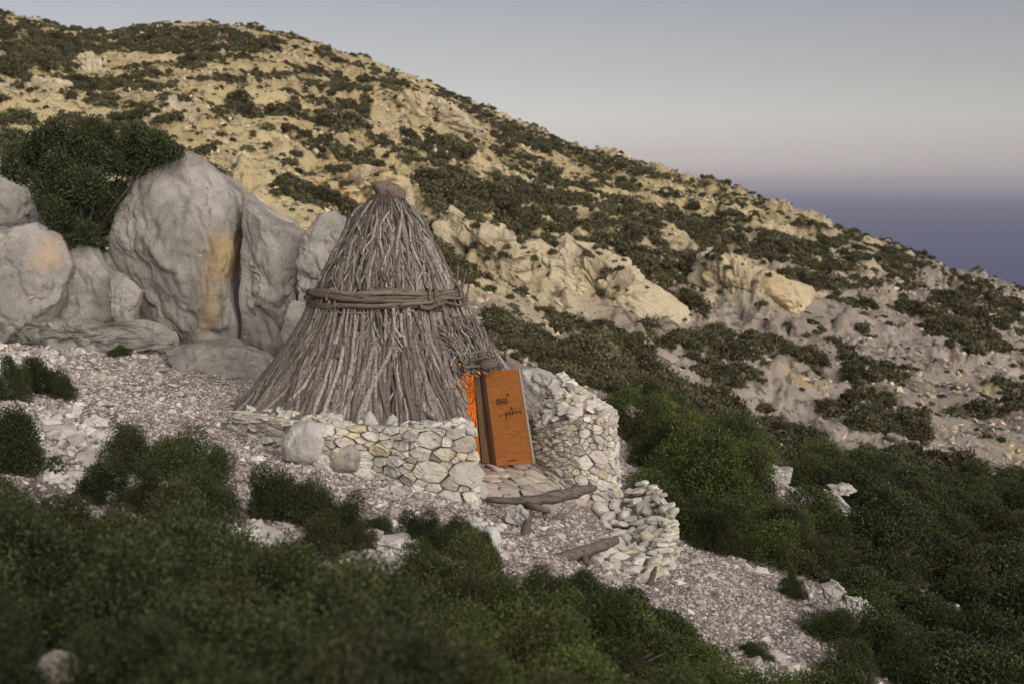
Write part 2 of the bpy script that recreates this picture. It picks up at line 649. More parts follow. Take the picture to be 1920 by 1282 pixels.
ridge_y = pchip([(u - 960) / F for u in RIDGE_U], RIDGE_Y, AG)
RT = np.zeros((len(AG), len(LY)))
YG = np.exp(LY)
for i in range(len(AG)):
    yr, rr = ridge_y[i], ridge_r[i]
    ts = np.array([0.25, 0.5, 0.75, 0.92, 1.0])
    hy = 1 / (1 / 60 - ts * (1 / 60 - 1 / yr))
    r60 = R_KN[-1, i]
    hr = r60 + (rr - r60) * ts ** 0.95
    x = np.log(np.concatenate([KY, hy]))
    y = np.concatenate([R_KN[:, i], hr])
    r = pchip(x, y, LY)
    zr = CAM_Z - rr * yr
    back = YG > yr
    zz = zr - 0.10 * (YG - yr) - 0.0022 * (YG - yr) ** 2
    zz = np.maximum(zz, -170)
    r[back] = ((CAM_Z - zz) / YG)[back]
    RT[i] = r


def r_base(a, Y):
    a = np.clip(a, AG[0], AG[-1])
    fi = (a - AG[0]) / (AG[1] - AG[0])
    i = np.clip(fi.astype(int), 0, len(AG) - 2)
    fj = (np.log(np.clip(Y, 1.2, 1499)) - LY[0]) / (LY[1] - LY[0])
    j = np.clip(fj.astype(int), 0, len(LY) - 2)
    s, q = fi - i, fj - j
    return (RT[i, j] * (1 - s) * (1 - q) + RT[i + 1, j] * s * (1 - q) + RT[i, j + 1] * (1 - s) * q + RT[i + 1, j + 1] * s * q)


def sm(x, lo, hi):
    q = np.clip((x - lo) / (hi - lo), 0, 1)
    return q * q * (3 - 2 * q)


def ground(x, y):
    x, y = np.asarray(x, float), np.asarray(y, float)
    z = CAM_Z - r_base(x / y, y) * y
    P = np.stack([x, y, np.zeros_like(x)], -1)
    fw = sm(y, 40, 75)
    cut = 1 - sm(y, 200, 400)
    z = z + fbm(P * 0.9, 4, 3) * 0.07 * (1 - fw) * sm(y, 2, 8)
    z = z + fw * (0.25 + 0.75 * cut) * (fbm(P * 0.10, 6, 11, True) * 1.5 + fbm(P * 0.5, 5, 21, True) * 0.55 - 0.3)
    far_ = np.nonzero(fw > 0.01)[0] if z.ndim == 1 else None
    if far_ is not None and len(far_):
        Q_ = np.stack([x[far_], y[far_] * 0.8], -1)
        Q_ = Q_ + 0.5 * np.stack([fbm(P[far_] * 0.5, 3, 61), fbm(P[far_] * 0.5, 3, 62)], -1)
        rk = sm(fbm(P[far_] * 0.07, 3, 71), -0.2, 0.25)
        add = 0
        for sc_, am_ in ((3.2, 0.75), (1.3, 0.38)):
            f1, f2, idv = worley2(Q_ / sc_, 91)
            add = add + am_ * (idv * 0.8 - 0.5 * np.exp(-((f2 - f1) / 0.1) ** 2))
        z[far_] += fw[far_] * rk * add
    return z


def gz(x, y):
    return float(ground(np.array([x]), np.array([y]))[0])


def hit(u, v):
    """first ground point behind pixel (u, v)"""
    a, r = ray(u, v)
    ys = np.exp(np.linspace(math.log(2.5), math.log(260), 900))
    z = ground(a * ys, ys)
    below = np.nonzero(z > CAM_Z - r * ys)[0]
    if len(below) == 0:
        k = int(np.argmin(np.abs(z - (CAM_Z - r * ys))))
    else:
        k = below[0]
    return Vector((a * ys[k], ys[k], z[k]))


# vegetated parts of the far hill: image polygon -> density
HILL_VEG = [
    ([(0, 25), (205, 62), (215, 90), (140, 135), (60, 150), (0, 140)], 1.1),
    ([(215, 62), (300, 45), (420, 48), (560, 75), (520, 95), (400, 95), (380, 120), (300, 100), (215, 95)], 1.05),
    ([(0, 170), (110, 200), (160, 170), (165, 230), (110, 250), (150, 300), (0, 290)], 0.6),
    ([(560, 75), (850, 178), (845, 190), (700, 135), (560, 90)], 0.4),
    ([(850, 180), (1000, 245), (1300, 335), (1290, 348), (1110, 310), (960, 268), (880, 215)], 1.25),
    ([(750, 240), (860, 265), (890, 290), (880, 305), (800, 300), (760, 270)], 1.1),
    ([(640, 230), (700, 240), (650, 260), (560, 255)], 0.5),
    ([(800, 305), (900, 330), (1060, 365), (1250, 400), (1400, 425), (1540, 465), (1620, 540), (1560, 555), (1420, 490), (1330, 478), (1290, 560), (1230, 545), (1120, 480), (1060, 450), (960, 440), (870, 405), (770, 395), (780, 350)], 1.25),
    ([(1040, 330), (1200, 350), (1330, 390), (1250, 395), (1080, 360)], 0.5),
    ([(1450, 395), (1600, 430), (1780, 510), (1920, 560), (1920, 640), (1800, 600), (1700, 540), (1560, 470)], 1.0),
    ([(880, 555), (960, 600), (1040, 640), (1180, 610), (1290, 640), (1400, 690), (1420, 760), (1300, 800), (1120, 730), (940, 690)], 0.48),
    ([(1330, 600), (1480, 640), (1560, 680), (1620, 720), (1560, 760), (1400, 740), (1350, 680)], 0.4),
    ([(1220, 740), (1450, 745), (1600, 790), (1750, 780), (1920, 800), (1920, 930), (1400, 900), (1200, 800)], 0.68),
    ([(1550, 560), (1920, 600), (1920, 780), (1650, 740), (1560, 640)], 0.4),
    ([(330, 270), (400, 320), (460, 370), (440, 380), (380, 330)], 0.8),
]
HILL_BARE = [
    [(820, 415), (870, 420), (1040, 470), (1100, 480), (1280, 570), (1320, 600), (1280, 630), (1140, 610), (1000, 560), (890, 520)],
    [(1300, 480), (1400, 480), (1560, 560), (1500, 610), (1330, 600)],
    [(690, 180), (800, 175), (940, 250), (860, 255), (700, 225)],
    [(150, 100), (200, 105), (185, 155), (140, 150)], [(0, 150), (110, 150), (120, 190), (0, 190)],
]


def veg_density(x, y, z):
    u, v = project(np.stack([x, y, z], -1))
    P = np.stack([x * 0.12, y * 0.09, np.zeros_like(x)], -1)
    n = fbm(P * 2.2, 5, 77)
    n2 = fbm(P * 3.0 + 40, 4, 177)
    d = np.where(n > 0.15, 0.7, np.where(n > 0.03, 0.22, 0.08))
    pk = fbm(P * 2.3, 3, 99)
    for poly, dens in HILL_VEG:
        k = in_poly(u + 14 * pk, v + 10 * n, poly)
        d = np.where(k, np.where(n2 > 0.42 - dens * 0.49, 0.95, 0.06), d)
    for poly in HILL_BARE:
        d = np.where(in_poly(u, v, poly), 0.02, d)
    d = np.where(u < -20, 0.5, d)
    d = np.where(u > 1940, 0.6, d)
    return d


acol = np.concatenate([np.linspace(-3.0, -0.62, 26)[:-1], np.linspace(-0.62, -0.44, 40)[:-1],
                       np.linspace(-0.44, 0.44, 480), np.linspace(0.44, 0.62, 40)[1:], np.linspace(0.62, 3.0, 26)[1:]])
ytail = [1.02, 1.06, 1.12, 1.2, 1.32, 1.5, 1.75, 2.1, 2.6, 3.4]
ry = np.interp(acol, AG, ridge_y)
near_rows = np.exp(np.linspace(math.log(1.3), math.log(60), 330))
ts = np.linspace(0, 1, 200)[1:]
cols = []
for k, a in enumerate(acol):
    hillr = 1 / (1 / 60 - ts * (1 / 60 - 1 / ry[k]))
    cols.append(np.concatenate([near_rows, hillr, ry[k] * np.array(ytail)]))
YY = np.array(cols)
XX = YY * acol[:, None]
ZZ = ground(XX.ravel(), YY.ravel()).reshape(YY.shape)
nc, nr = YY.shape
V = np.stack([XX, YY, ZZ], -1).reshape(-1, 3)
idx = np.arange(nc * nr).reshape(nc, nr)
Q = np.stack([idx[:-1, :-1], idx[1:, :-1], idx[1:, 1:], idx[:-1, 1:]], -1).reshape(-1, 4)
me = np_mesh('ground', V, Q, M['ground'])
fa = me.attributes.new('far', 'FLOAT', 'POINT')
fa.data.foreach_set('value', sm(V[:, 1], 42, 70).astype(np.float32))
cv = np.zeros(len(V), np.float32)
kk = V[:, 1] > 45
cv[kk] = sm(veg_density(V[kk, 0], V[kk, 1], V[kk, 2]), 0.2, 0.8)
ca = me.attributes.new('cover', 'FLOAT', 'POINT')
ca.data.foreach_set('value', cv)
tag(obj('ground', me), kind='structure', label='pale limestone hillside falling from rocky ridge to scrubby gully')

sea = py_mesh('sea', [(-250000, -60000, -160), (250000, -60000, -160), (250000, 450000, -160), (-250000, 450000, -160)], [(0, 1, 2, 3)], M['sea'], False)
tag(obj('sea', sea), kind='structure', label='calm dusky blue sea reaching the horizon')

# ------------------------------------------------------------------ rocks
def ico(sub):
    bm = bmesh.new()
    bmesh.ops.create_icosphere(bm, subdivisions=sub, radius=1)
    V = np.array([v.co[:] for v in bm.verts])
    Fc = np.array([[v.index for v in f.verts] for f in bm.faces])
    bm.free()
    return V, Fc


ICO = {k: ico(k) for k in (2, 3, 4, 5, 6)}


def inflate(outline, Y, thick, sub=5, amp=0.12, nscale=1.2, seed=0, ridged=0.0, lean=0.0, strat=0.0, block=0.0, bsize=1.0, cuts=0, cutdep=0.3):
    """a closed rock whose outline is the given loop at distance Y, bulging `thick` metres to front and back"""
    pts = [at(u, v, Y) for u, v in outline]
    cx = sum(p.x for p in pts) / len(pts)
    cz = sum(p.z for p in pts) / len(pts)
    n = len(pts)
    NA = 360
    R = np.zeros(NA)
    for k in range(NA):
        a = -math.pi + 2 * math.pi * k / NA
        dx, dz = math.cos(a), math.sin(a)
        best = 0.0
        for i in range(n):
            p, q = pts[i], pts[(i + 1) % n]
            ex, ez = q.x - p.x, q.z - p.z
            den = dx * ez - dz * ex
            if abs(den) < 1e-9:
                continue
            wx, wz = p.x - cx, p.z - cz
            tt = (wx * ez - wz * ex) / den
            ss = (wx * dz - wz * dx) / den
            if tt > 0 and -1e-6 <= ss <= 1 + 1e-6:
                best = max(best, tt)
        R[k] = best
    R = (np.roll(R, 2) + np.roll(R, -2) + np.roll(R, 1) + np.roll(R, -1) + 2 * R) / 6
    D, Fc = ICO[sub]
    ang = np.arctan2(D[:, 2], D[:, 0])
    rad = np.interp(ang, np.linspace(-math.pi, math.pi, NA + 1), np.append(R, R[0]))
    pl = np.sqrt(D[:, 0] ** 2 + D[:, 2] ** 2)
    pl2 = pl ** 0.7
    dy = np.sign(D[:, 1]) * np.abs(D[:, 1]) ** 0.8
    V = np.stack([cx + rad * pl2 * np.cos(ang), Y + dy * thick + lean * rad * pl2 * np.sin(ang), cz + rad * pl2 * np.sin(ang)], -1)
    if cuts:                 # flat fracture faces
        rc = np.random.default_rng(seed + 900)
        C0 = np.array([cx, Y, cz])
        ext = np.array([np.ptp(V[:, 0]) / 2, thick, np.ptp(V[:, 2]) / 2])
        for _ in range(cuts):
            nn = np.array([rc.normal(0, 0.42), -abs(rc.normal(1.0, 0.3)) - 0.2, rc.normal(0.12, 0.38)])
            nn /= np.linalg.norm(nn)
            q_ = V + 0.06 * thick * fbm(V * 1.5 / max(thick, 0.3), 2, int(rc.integers(999)))[:, None]
            h_ = (q_ - C0) @ nn
            off = h_.max() * (1 - cutdep * rc.uniform(0.25, 1.0))
            V = V - np.maximum(h_ - off, 0)[:, None] * nn * 0.94
    nrm = D * np.array([1, 1.3, 1])
    nrm /= np.linalg.norm(nrm, axis=1, keepdims=True)
    d = fbm(V * nscale, 5, seed) * amp
    if ridged:
        d = d + fbm(V * np.array([1, 1, 0.45]) * nscale * 1.4, 4, seed + 40, True) * ridged
    if strat:
        d = d + strat * fbm(V * np.array([0.3, 0.3, 3.0]) * nscale, 3, seed + 60)
    d = d + fbm(V * nscale * 4.5, 4, seed + 80) * amp * 0.28
    if ridged:
        d = d + fbm(V * np.array([1, 1, 0.4]) * nscale * 4.0, 4, seed + 140, True) * ridged * 0.32
        d = d + fbm(V * np.array([0.6, 0.6, 1.6]) * nscale * 9.0, 3, seed + 150, True) * ridged * 0.12
        cr = np.abs(vnoise(V * np.array([1.0, 1.0, 0.5]) * nscale * 1.1 + 0.35 * fbm(V * nscale * 2, 3, seed + 90)[:, None], seed + 95))
        d = d - ridged * 0.9 * np.exp(-(cr / 0.035) ** 2)
    if block:                # angular blocks split by joints
        tl = np.array([[0.92, 0.1, 0.38], [0.0, 1.0, 0.0], [-0.38, 0.0, 0.92]])
        wp = (V + 0.16 * bsize * np.stack([fbm(V * 1.3 / bsize, 3, seed + 300 + q_) for q_ in range(3)], -1)) @ tl.T
        for sc_, am_ in ((1.0, 1.0), (0.42, 0.5), (0.19, 0.22)):
            f1, f2, idv = worley(wp * np.array([1.0, 1.0, 0.62]) / (bsize * sc_), seed + 200)
            d = d + block * am_ * (0.75 * idv - 0.55 * np.exp(-((f2 - f1) / 0.09) ** 2) - 0.35 * f1)
    edge = np.clip(np.abs(D[:, 1]) * 1.5 + 0.35, 0, 1)
    V = V + nrm * (d * edge)[:, None]
    return V, Fc, Vector((cx, Y, cz))


CRAGS = []


def rock(name, outline, Y, thick, label, mat='boulder', cat='boulder', group=None, **kw):
    V, Fc, c = inflate(outline, Y, thick, **kw)
    zmin = float(V[:, 2].min())
    base = Vector((c.x, c.y, zmin))
    me = np_mesh(name, V - np.array(base), Fc, M[mat], mat not in ('cliff', 'slab_rock'))
    if mat == 'cliff':
        CRAGS.append(V)
    o = obj(name, me, loc=base)
    return tag(o, label, cat, group)


rock('boulder', [(338, 280), (375, 298), (415, 335), (440, 380), (453, 425), (449, 475), (443, 520), (447, 560), (458, 610), (440, 670), (370, 680), (290, 640), (250, 590), (222, 520), (200, 470), (212, 415), (232, 365), (262, 320), (300, 292)],
     30.2, 1.5, 'tallest pale boulder behind the hut with an ochre stained hollow', mat='boulder_ochre', block=0.085, bsize=1.3, cuts=16, cutdep=0.42, sub=6, amp=0.22, nscale=0.9, seed=5, ridged=0.10, lean=0.25)
rock('boulder', [(452, 372), (480, 384), (510, 414), (545, 424), (572, 434), (565, 480), (556, 540), (560, 600), (545, 650), (525, 700), (480, 690), (455, 640), (449, 560), (449, 500), (455, 430)],
     29.6, 0.9, 'tall grey rock slab wedged between stained boulder and knobbly rock', block=0.085, bsize=1.3, cuts=16, cutdep=0.42, sub=6, amp=0.16, nscale=1.1, seed=15, ridged=0.09, lean=0.2)
rock('boulder', [(622, 396), (650, 414), (672, 450), (680, 520), (660, 600), (620, 660), (580, 640), (562, 560), (557, 500), (568, 440), (592, 405)],
     29.2, 0.9, 'rounded knobbly white rock half hidden by the hut roof', block=0.06, bsize=0.8, cuts=14, cutdep=0.42, sub=6, amp=0.20, nscale=1.5, seed=25, ridged=0.08, lean=0.15)
rock('boulder', [(-60, 450), (0, 430), (60, 418), (108, 448), (130, 500), (122, 560), (98, 625), (30, 640), (-60, 640), (-110, 560)],
     29.0, 1.4, 'low grey boulder with a round pinkish scar at its face', mat='boulder_scar', block=0.085, bsize=1.3, cuts=16, cutdep=0.42, sub=6, amp=0.22, nscale=0.9, seed=35, ridged=0.08, lean=0.25)
rock('boulder', [(112, 452), (165, 466), (205, 508), (226, 560), (222, 625), (170, 640), (112, 640), (104, 560), (126, 500)],
     29.6, 0.9, 'sloping grey slab under the juniper trunk', block=0.06, bsize=0.8, cuts=14, cutdep=0.42, sub=5, amp=0.15, nscale=1.2, seed=45, ridged=0.08, lean=0.2)
rock('boulder', [(196, 508), (236, 522), (262, 548), (258, 600), (246, 625), (216, 620), (208, 560)],
     28.9, 0.45, 'small upright rock split by a crack beside the sloping slab', block=0.06, bsize=0.8, cuts=14, cutdep=0.42, sub=5, amp=0.10, nscale=2.0, seed=55, ridged=0.06)
rock('boulder', [(300, 655), (370, 645), (440, 648), (500, 665), (548, 695), (550, 720), (480, 725), (400, 712), (320, 680)],
     28.2, 0.9, 'low flat rock foot spreading below the tall slab onto the scree', block=0.06, bsize=0.8, cuts=14, cutdep=0.42, sub=5, amp=0.16, nscale=1.2, seed=65, ridged=0.08, lean=0.5)
rock('boulder', [(-60, 330), (0, 310), (60, 330), (90, 370), (70, 430), (20, 450), (-60, 460)],
     33.0, 1.6, 'mauve grey rock above the low boulder beside the juniper', block=0.085, bsize=1.3, cuts=16, cutdep=0.42, sub=5, amp=0.25, nscale=0.9, seed=75, ridged=0.10)
rock('boulder', [(360, 300), (430, 330), (480, 380), (560, 420), (560, 520), (420, 560), (330, 480)],
     33.5, 1.3, 'shadowed rock filling the gap behind the two tallest boulders', block=0.085, bsize=1.3, cuts=16, cutdep=0.42, sub=5, amp=0.2, nscale=0.9, seed=85)
rock('boulder', [(545, 560), (590, 570), (610, 620), (590, 680), (545, 680), (525, 630)],
     28.6, 0.5, 'rusty ochre rock low in the cleft beside the hut', block=0.06, bsize=0.8, cuts=14, cutdep=0.42, sub=5, amp=0.1, nscale=1.6, seed=95)

rock('boulder', [(-80, 615), (0, 598), (70, 606), (130, 600), (190, 610), (250, 600), (330, 622), (350, 655), (230, 668), (90, 665), (-80, 670)],
     28.5, 0.9, 'long low rock ledge half buried in scree under the grey boulders', sub=6, amp=0.14, block=0.08, bsize=0.7, cuts=20, cutdep=0.5, nscale=1.6, seed=131, ridged=0.06, lean=0.6)
rock('boulder', [(88, 500), (130, 470), (150, 540), (140, 620), (100, 630), (80, 580)], 29.5, 0.7, 'dark wedge of rock filling the crack beside the scarred boulder',
     sub=5, amp=0.1, block=0.06, bsize=0.7, cuts=10, cutdep=0.4, nscale=1.5, seed=141, ridged=0.06)
rock('boulder', [(170, 480), (215, 470), (250, 520), (270, 600), (240, 640), (190, 630), (160, 560)], 30.4, 0.7, 'shaded rock joining the small upright rock to the tallest boulder',
     sub=5, amp=0.12, block=0.06, bsize=0.7, cuts=10, cutdep=0.4, nscale=1.5, seed=151, ridged=0.06)


def hrock(outline, label, thick, Yoff=0.0, **kw):
    us = [p[0] for p in outline]
    vs_ = [p[1] for p in outline]
    c = hit(sum(us) / len(us), sum(vs_) / len(vs_))
    return rock('rock_outcrop', outline, c.y + Yoff, thick, label, mat='cliff', cat='rock outcrop', **kw)


hrock([(812, 425), (848, 398), (880, 415), (930, 438), (958, 462), (1008, 448), (1050, 478), (1000, 560), (930, 545), (880, 530), (835, 500)],
      'pale rock crag rising right beside the hut roof', 5.0, block=0.6, bsize=2.2, cuts=22, cutdep=0.5, sub=6, amp=1.0, nscale=0.22, seed=105, ridged=0.9, lean=0.9)
hrock([(1000, 470), (1040, 480), (1072, 452), (1120, 492), (1180, 522), (1240, 552), (1300, 590), (1280, 640), (1180, 640), (1080, 610), (1010, 560)],
      'long stepped rock crag descending between two belts of scrub', 5.0, block=0.6, bsize=2.2, cuts=22, cutdep=0.5, sub=6, amp=1.0, nscale=0.22, seed=115, ridged=0.9, lean=0.9)
hrock([(1308, 520), (1330, 484), (1365, 480), (1410, 492), (1470, 522), (1530, 542), (1545, 575), (1480, 605), (1400, 622), (1335, 612), (1305, 570)],
      'blocky rock knob standing out of the slope near the sea', 4.0, block=0.6, bsize=2.2, cuts=22, cutdep=0.5, sub=6, amp=0.9, nscale=0.25, seed=125, ridged=1.0, lean=0.8)
hrock([(690, 192), (740, 174), (812, 180), (858, 205), (882, 232), (940, 252), (945, 275), (862, 264), (800, 254), (730, 242), (688, 220)],
      'yellow stained cliff band high under the ridge', 5.0, block=0.6, bsize=2.2, cuts=22, cutdep=0.5, sub=6, amp=1.2, nscale=0.16, seed=135, ridged=1.0, lean=0.9)
hrock([(500, 345), (560, 330), (640, 335), (720, 320), (770, 345), (760, 400), (690, 420), (600, 415), (510, 395)],
      'ochre streaked cliff directly behind the hut peak', 3.5, block=0.6, bsize=2.2, cuts=22, cutdep=0.5, sub=6, amp=0.9, nscale=0.22, seed=145, ridged=0.9, lean=0.9)
hrock([(135, 125), (160, 106), (185, 112), (200, 140), (185, 165), (150, 165)],
      'lone pale crag high on the shaded shoulder', 3.0, block=0.6, bsize=2.2, cuts=22, cutdep=0.5, sub=5, amp=0.8, nscale=0.3, seed=155, ridged=0.8, lean=0.7)
hrock([(-20, 155), (50, 145), (110, 155), (130, 190), (100, 225), (20, 215), (-20, 200)],
      'pinkish rock face on the shaded shoulder above the juniper', 3.0, block=0.6, bsize=2.2, cuts=22, cutdep=0.5, sub=5, amp=0.9, nscale=0.3, seed=165, ridged=0.8, lean=0.8)
hrock([(270, 200), (300, 180), (345, 190), (350, 240), (320, 285), (270, 280), (255, 240)],
      'rounded rock face above the tallest boulder', 3.0, block=0.6, bsize=2.2, cuts=22, cutdep=0.5, sub=5, amp=0.8, nscale=0.3, seed=175, ridged=0.7, lean=0.9)

for out, Y, th, lab in (
        ([(1402, 880), (1440, 874), (1470, 882), (1484, 874), (1482, 905), (1455, 912), (1415, 900)], 34, 0.5, 'pale slab with an upright tip rising from the green thicket'),
        ([(1325, 908), (1350, 900), (1375, 912), (1360, 922), (1335, 924)], 31, 0.35, 'small pale ledge showing between bright green bushes'),
        ([(1478, 915), (1505, 920), (1535, 945), (1530, 960), (1500, 950)], 31.5, 0.5, 'narrow grey slab sloping down through the thicket'),
        ([(1548, 920), (1580, 935), (1598, 960), (1630, 975), (1600, 990), (1565, 965)], 31, 0.5, 'long pale slab lowest among the thicket rocks'),
        ([(1555, 912), (1585, 908), (1608, 918), (1590, 928), (1562, 924)], 33, 0.4, 'thin pale rock above the lowest thicket slab'),
        ([(1165, 766), (1185, 762), (1202, 769), (1214, 780), (1196, 786), (1174, 778)], 36, 0.5, 'flat pale rock at the head of the thicket by the wall'),
        ([(975, 695), (1010, 692), (1060, 715), (1110, 742), (1080, 760), (1000, 735)], 26.5, 0.8, 'flat sloping grey slab behind the doorway wall'),
        ([(1585, 1118), (1625, 1128), (1648, 1150), (1625, 1165), (1590, 1150)], 20.6, 0.35, 'angular white rock at the outer edge of the scree'),
        ([(1540, 1098), (1570, 1090), (1585, 1108), (1570, 1125), (1545, 1120)], 20.9, 0.3, 'blunt white rock on the scree edge above the angular one'),
        ([(-30, 1170), (10, 1185), (45, 1225), (60, 1275), (20, 1310), (-40, 1300)], 6.6, 0.22, 'dark foreground rock cut off by the corner of the view'),
        ([(60, 1250), (95, 1225), (130, 1240), (135, 1285), (90, 1310), (55, 1290)], 6.2, 0.2, 'blurred mauve rock beside the corner rock'),
        ([(196, 1212), (220, 1198), (238, 1215), (230, 1238), (200, 1235)], 7.3, 0.12, 'small pale rock alone among the nearest shrubs'),
        ([(165, 1258), (205, 1252), (210, 1285), (165, 1285)], 6.6, 0.15, 'squat grey rock below the small pale rock'),
        ([(950, 958), (975, 946), (992, 962), (990, 985), (965, 985), (948, 975)], 19.9, 0.22, 'white block wedged under the upper step log'),
        ([(880, 610), (900, 600), (905, 615), (885, 622)], 60, 0.6, 'tiny pale rock in scrub beyond the hut'),
):
    rock('rock', out, Y, th, lab, mat='slab_rock', cat='rock', sub=5, cuts=12, cutdep=0.4, block=min(0.05, th * 0.12), bsize=max(th * 0.8, 0.15), amp=0.10 * min(1, th * 2), nscale=2.2 / max(th * 2, 0.5), seed=int(Y * 7 + out[0][0]), ridged=0.10 * min(1, th * 2))

# ------------------------------------------------------------------ stones
def hull_template(seed, npts=16, flat=0.7):
    rr = np.random.default_rng(seed)
    P = rr.normal(size=(npts, 3))
    P /= np.linalg.norm(P, axis=1, keepdims=True)
    P *= rr.uniform(0.8, 1.05, (npts, 1))
    P[:, 2] *= flat
    P[:, 0] *= rr.uniform(0.9, 1.3)
    bm = bmesh.new()
    for p in P:
        bm.verts.new(p)
    res = bmesh.ops.convex_hull(bm, input=bm.verts)
    bmesh.ops.delete(bm, geom=[v for v in bm.verts if not v.link_faces], context='VERTS')
    bmesh.ops.triangulate(bm, faces=bm.faces)
    bm.verts.index_update()
    V = np.array([v.co[:] for v in bm.verts])
    Fc = np.array([[v.index for v in f.verts] for f in bm.faces])
    bm.free()
    return V, Fc


HT = [hull_template(200 + k, 13 if k < 6 else 18, 0.55 + 0.05 * (k % 5)) for k in range(12)]
GT = [hull_template(400 + k, 8, 0.6 + 0.05 * (k % 4)) for k in range(10)]
SOFT = []
for k in range(8):       # rounder, weathered stones
    V0, F0 = ICO[2]
    V1 = V0 * np.array([1.15, 0.9, 0.72]) * (1 + 0.32 * fbm(V0 * 1.5 + k * 9.7, 3, k))[:, None]
    SOFT.append((V1, F0))
HMESH = [np_mesh('stone', v, f, M['wall_stone'], False) for v, f in HT]
LMESH = [np_mesh('loose_stone', v, f, M['loose'], False) for v, f in HT]
SMESH = [np_mesh('stone', v, f, M['wall_stone'], True) for v, f in SOFT]


def rotm(n, rng, tilt=0.5):
    e = np.stack([rng.normal(0, tilt, n), rng.normal(0, tilt, n), rng.uniform(0, 2 * math.pi, n)], -1)
    cx, sx, cy, sy, cz, sz = np.cos(e[:, 0]), np.sin(e[:, 0]), np.cos(e[:, 1]), np.sin(e[:, 1]), np.cos(e[:, 2]), np.sin(e[:, 2])
    Rm = np.zeros((n, 3, 3))
    Rm[:, 0, 0], Rm[:, 0, 1], Rm[:, 0, 2] = cy * cz, sx * sy * cz - cx * sz, cx * sy * cz + sx * sz
    Rm[:, 1, 0], Rm[:, 1, 1], Rm[:, 1, 2] = cy * sz, sx * sy * sz + cx * cz, cx * sy * sz - sx * cz
    Rm[:, 2, 0], Rm[:, 2, 1], Rm[:, 2, 2] = -sy, sx * cy, cx * cy
    return Rm


def scatter_mesh(name, P, size, mat, temps, rng, tilt=0.5, smooth=False):
    n = len(P)
    which = rng.integers(0, len(temps), n)
    Vs, Fs, off = [], [], 0
    Rm = rotm(n, rng, tilt)
    for k, (tv, tf) in enumerate(temps):
        q = np.nonzero(which == k)[0]
        if not len(q):
            continue
        v = np.einsum('nij,vj->nvi', Rm[q], tv) * size[q][:, None, None] + P[q][:, None, :]
        f = tf[None] + (off + np.arange(len(q)) * len(tv))[:, None, None]
        Vs.append(v.reshape(-1, 3))
        Fs.append(f.reshape(-1, tf.shape[1]))
        off += v.shape[0] * v.shape[1]
    return np_mesh(name, np.concatenate(Vs), np.concatenate(Fs), mat, smooth)


SCREE = [(120, 690), (250, 610), (440, 650), (560, 690), (480, 770), (400, 800), (620, 880), (900, 940), (960, 1000), (1150, 950), (1180, 890), (1270, 980), (1340, 1000), (1440, 1060), (1560, 1100), (1650, 1150), (1540, 1190), (1500, 1230), (1600, 1320), (1330, 1320), (1200, 1180), (960, 1070), (930, 1010), (700, 970), (560, 900), (430, 860), (200, 800), (40, 820), (40, 700)]
BASE = [[(-20, 590), (120, 610), (250, 600), (330, 630), (560, 690), (540, 730), (330, 680), (100, 660), (-20, 650)]]
PILES = [[(60, 790), (130, 760), (200, 800), (240, 870), (180, 910), (130, 930), (60, 880)],
         [(130, 930), (260, 930), (300, 965), (230, 985), (140, 975)],
         [(420, 970), (490, 985), (530, 1020), (480, 1035), (420, 1000)],
         [(640, 1000), (740, 985), (800, 1040), (790, 1090), (700, 1080), (640, 1060)],
         [(870, 960), (960, 1000), (960, 1070), (900, 1040)],
         [(1330, 1220), (1460, 1220), (1540, 1282), (1400, 1300), (1360, 1260)],
         [(1740, 1220), (1830, 1230), (1850, 1300), (1750, 1300)],
         [(-20, 640), (120, 600), (120, 700), (40, 700), (-20, 720)]]


def region_points(polys, n, x0, x1, y0, y1, rng):
    x = rng.uniform(x0, x1, n)
    y = rng.uniform(y0, y1, n)
    z = ground(x, y)
    P = np.stack([x, y, z], -1)
    u, v = project(P)
    k = np.zeros(n, bool)
    for p in polys:
        k |= in_poly(u, v, p)
    return P[k]


HUT = Vector(((728 - 960) / F * 25.3, 25.0, 0))
rg = np.random.default_rng(31)
BARE = [[(890, 900), (1150, 935), (1190, 960), (1100, 1010), (950, 1010)], [(430, 850), (900, 930), (960, 1000), (960, 1110), (800, 1110), (400, 970), (140, 920), (140, 790)],
        [(1130, 760), (1270, 800), (1330, 1010), (1180, 950)], [(-20, 600), (140, 600), (140, 800), (60, 900), (-20, 1000)]]
P = region_points([SCREE] + PILES + BARE, 260000, -14, 7, 8, 33, rg)
P = P[((P[:, 0] - HUT.x) ** 2 + (P[:, 1] - HUT.y) ** 2) > 2.2 ** 2]
sz = np.exp(rg.normal(math.log(0.0185), 0.45, len(P)))
xr, yr_ = rg.uniform(-14, 12, 52000), rg.uniform(5, 36, 52000)      # thinner gravel under and between the shrubs
kx = (np.abs(xr) < yr_ * 0.5 + 2.5) & (((xr - HUT.x) ** 2 + (yr_ - HUT.y) ** 2) > 2.2 ** 2)
xr, yr_ = xr[kx], yr_[kx]
P = np.concatenate([P, np.stack([xr, yr_, ground(xr, yr_)], -1)])
sz = np.concatenate([sz, np.exp(rg.normal(math.log(0.036), 0.45, len(xr)))])
tag(obj('scree_gravel', scatter_mesh('scree_gravel', P, sz, M['gravel'], GT, rg)), 'loose pinkish grey gravel covering the slope round the hut', kind='stuff')
P = region_points(PILES + BASE, 15000, -14, 7, 8, 33, rg)
sz = np.exp(rg.normal(math.log(0.085), 0.35, len(P)))
tag(obj('rubble', scatter_mesh('rubble', P, sz, M['rubble'], HT, rg)), 'white limestone rubble lying in gaps between the shrubs', kind='stuff')
P = region_points([SCREE], 2200, -14, 7, 10, 33, rg)
P = P[((P[:, 0] - HUT.x) ** 2 + (P[:, 1] - HUT.y) ** 2) > 2.6 ** 2]
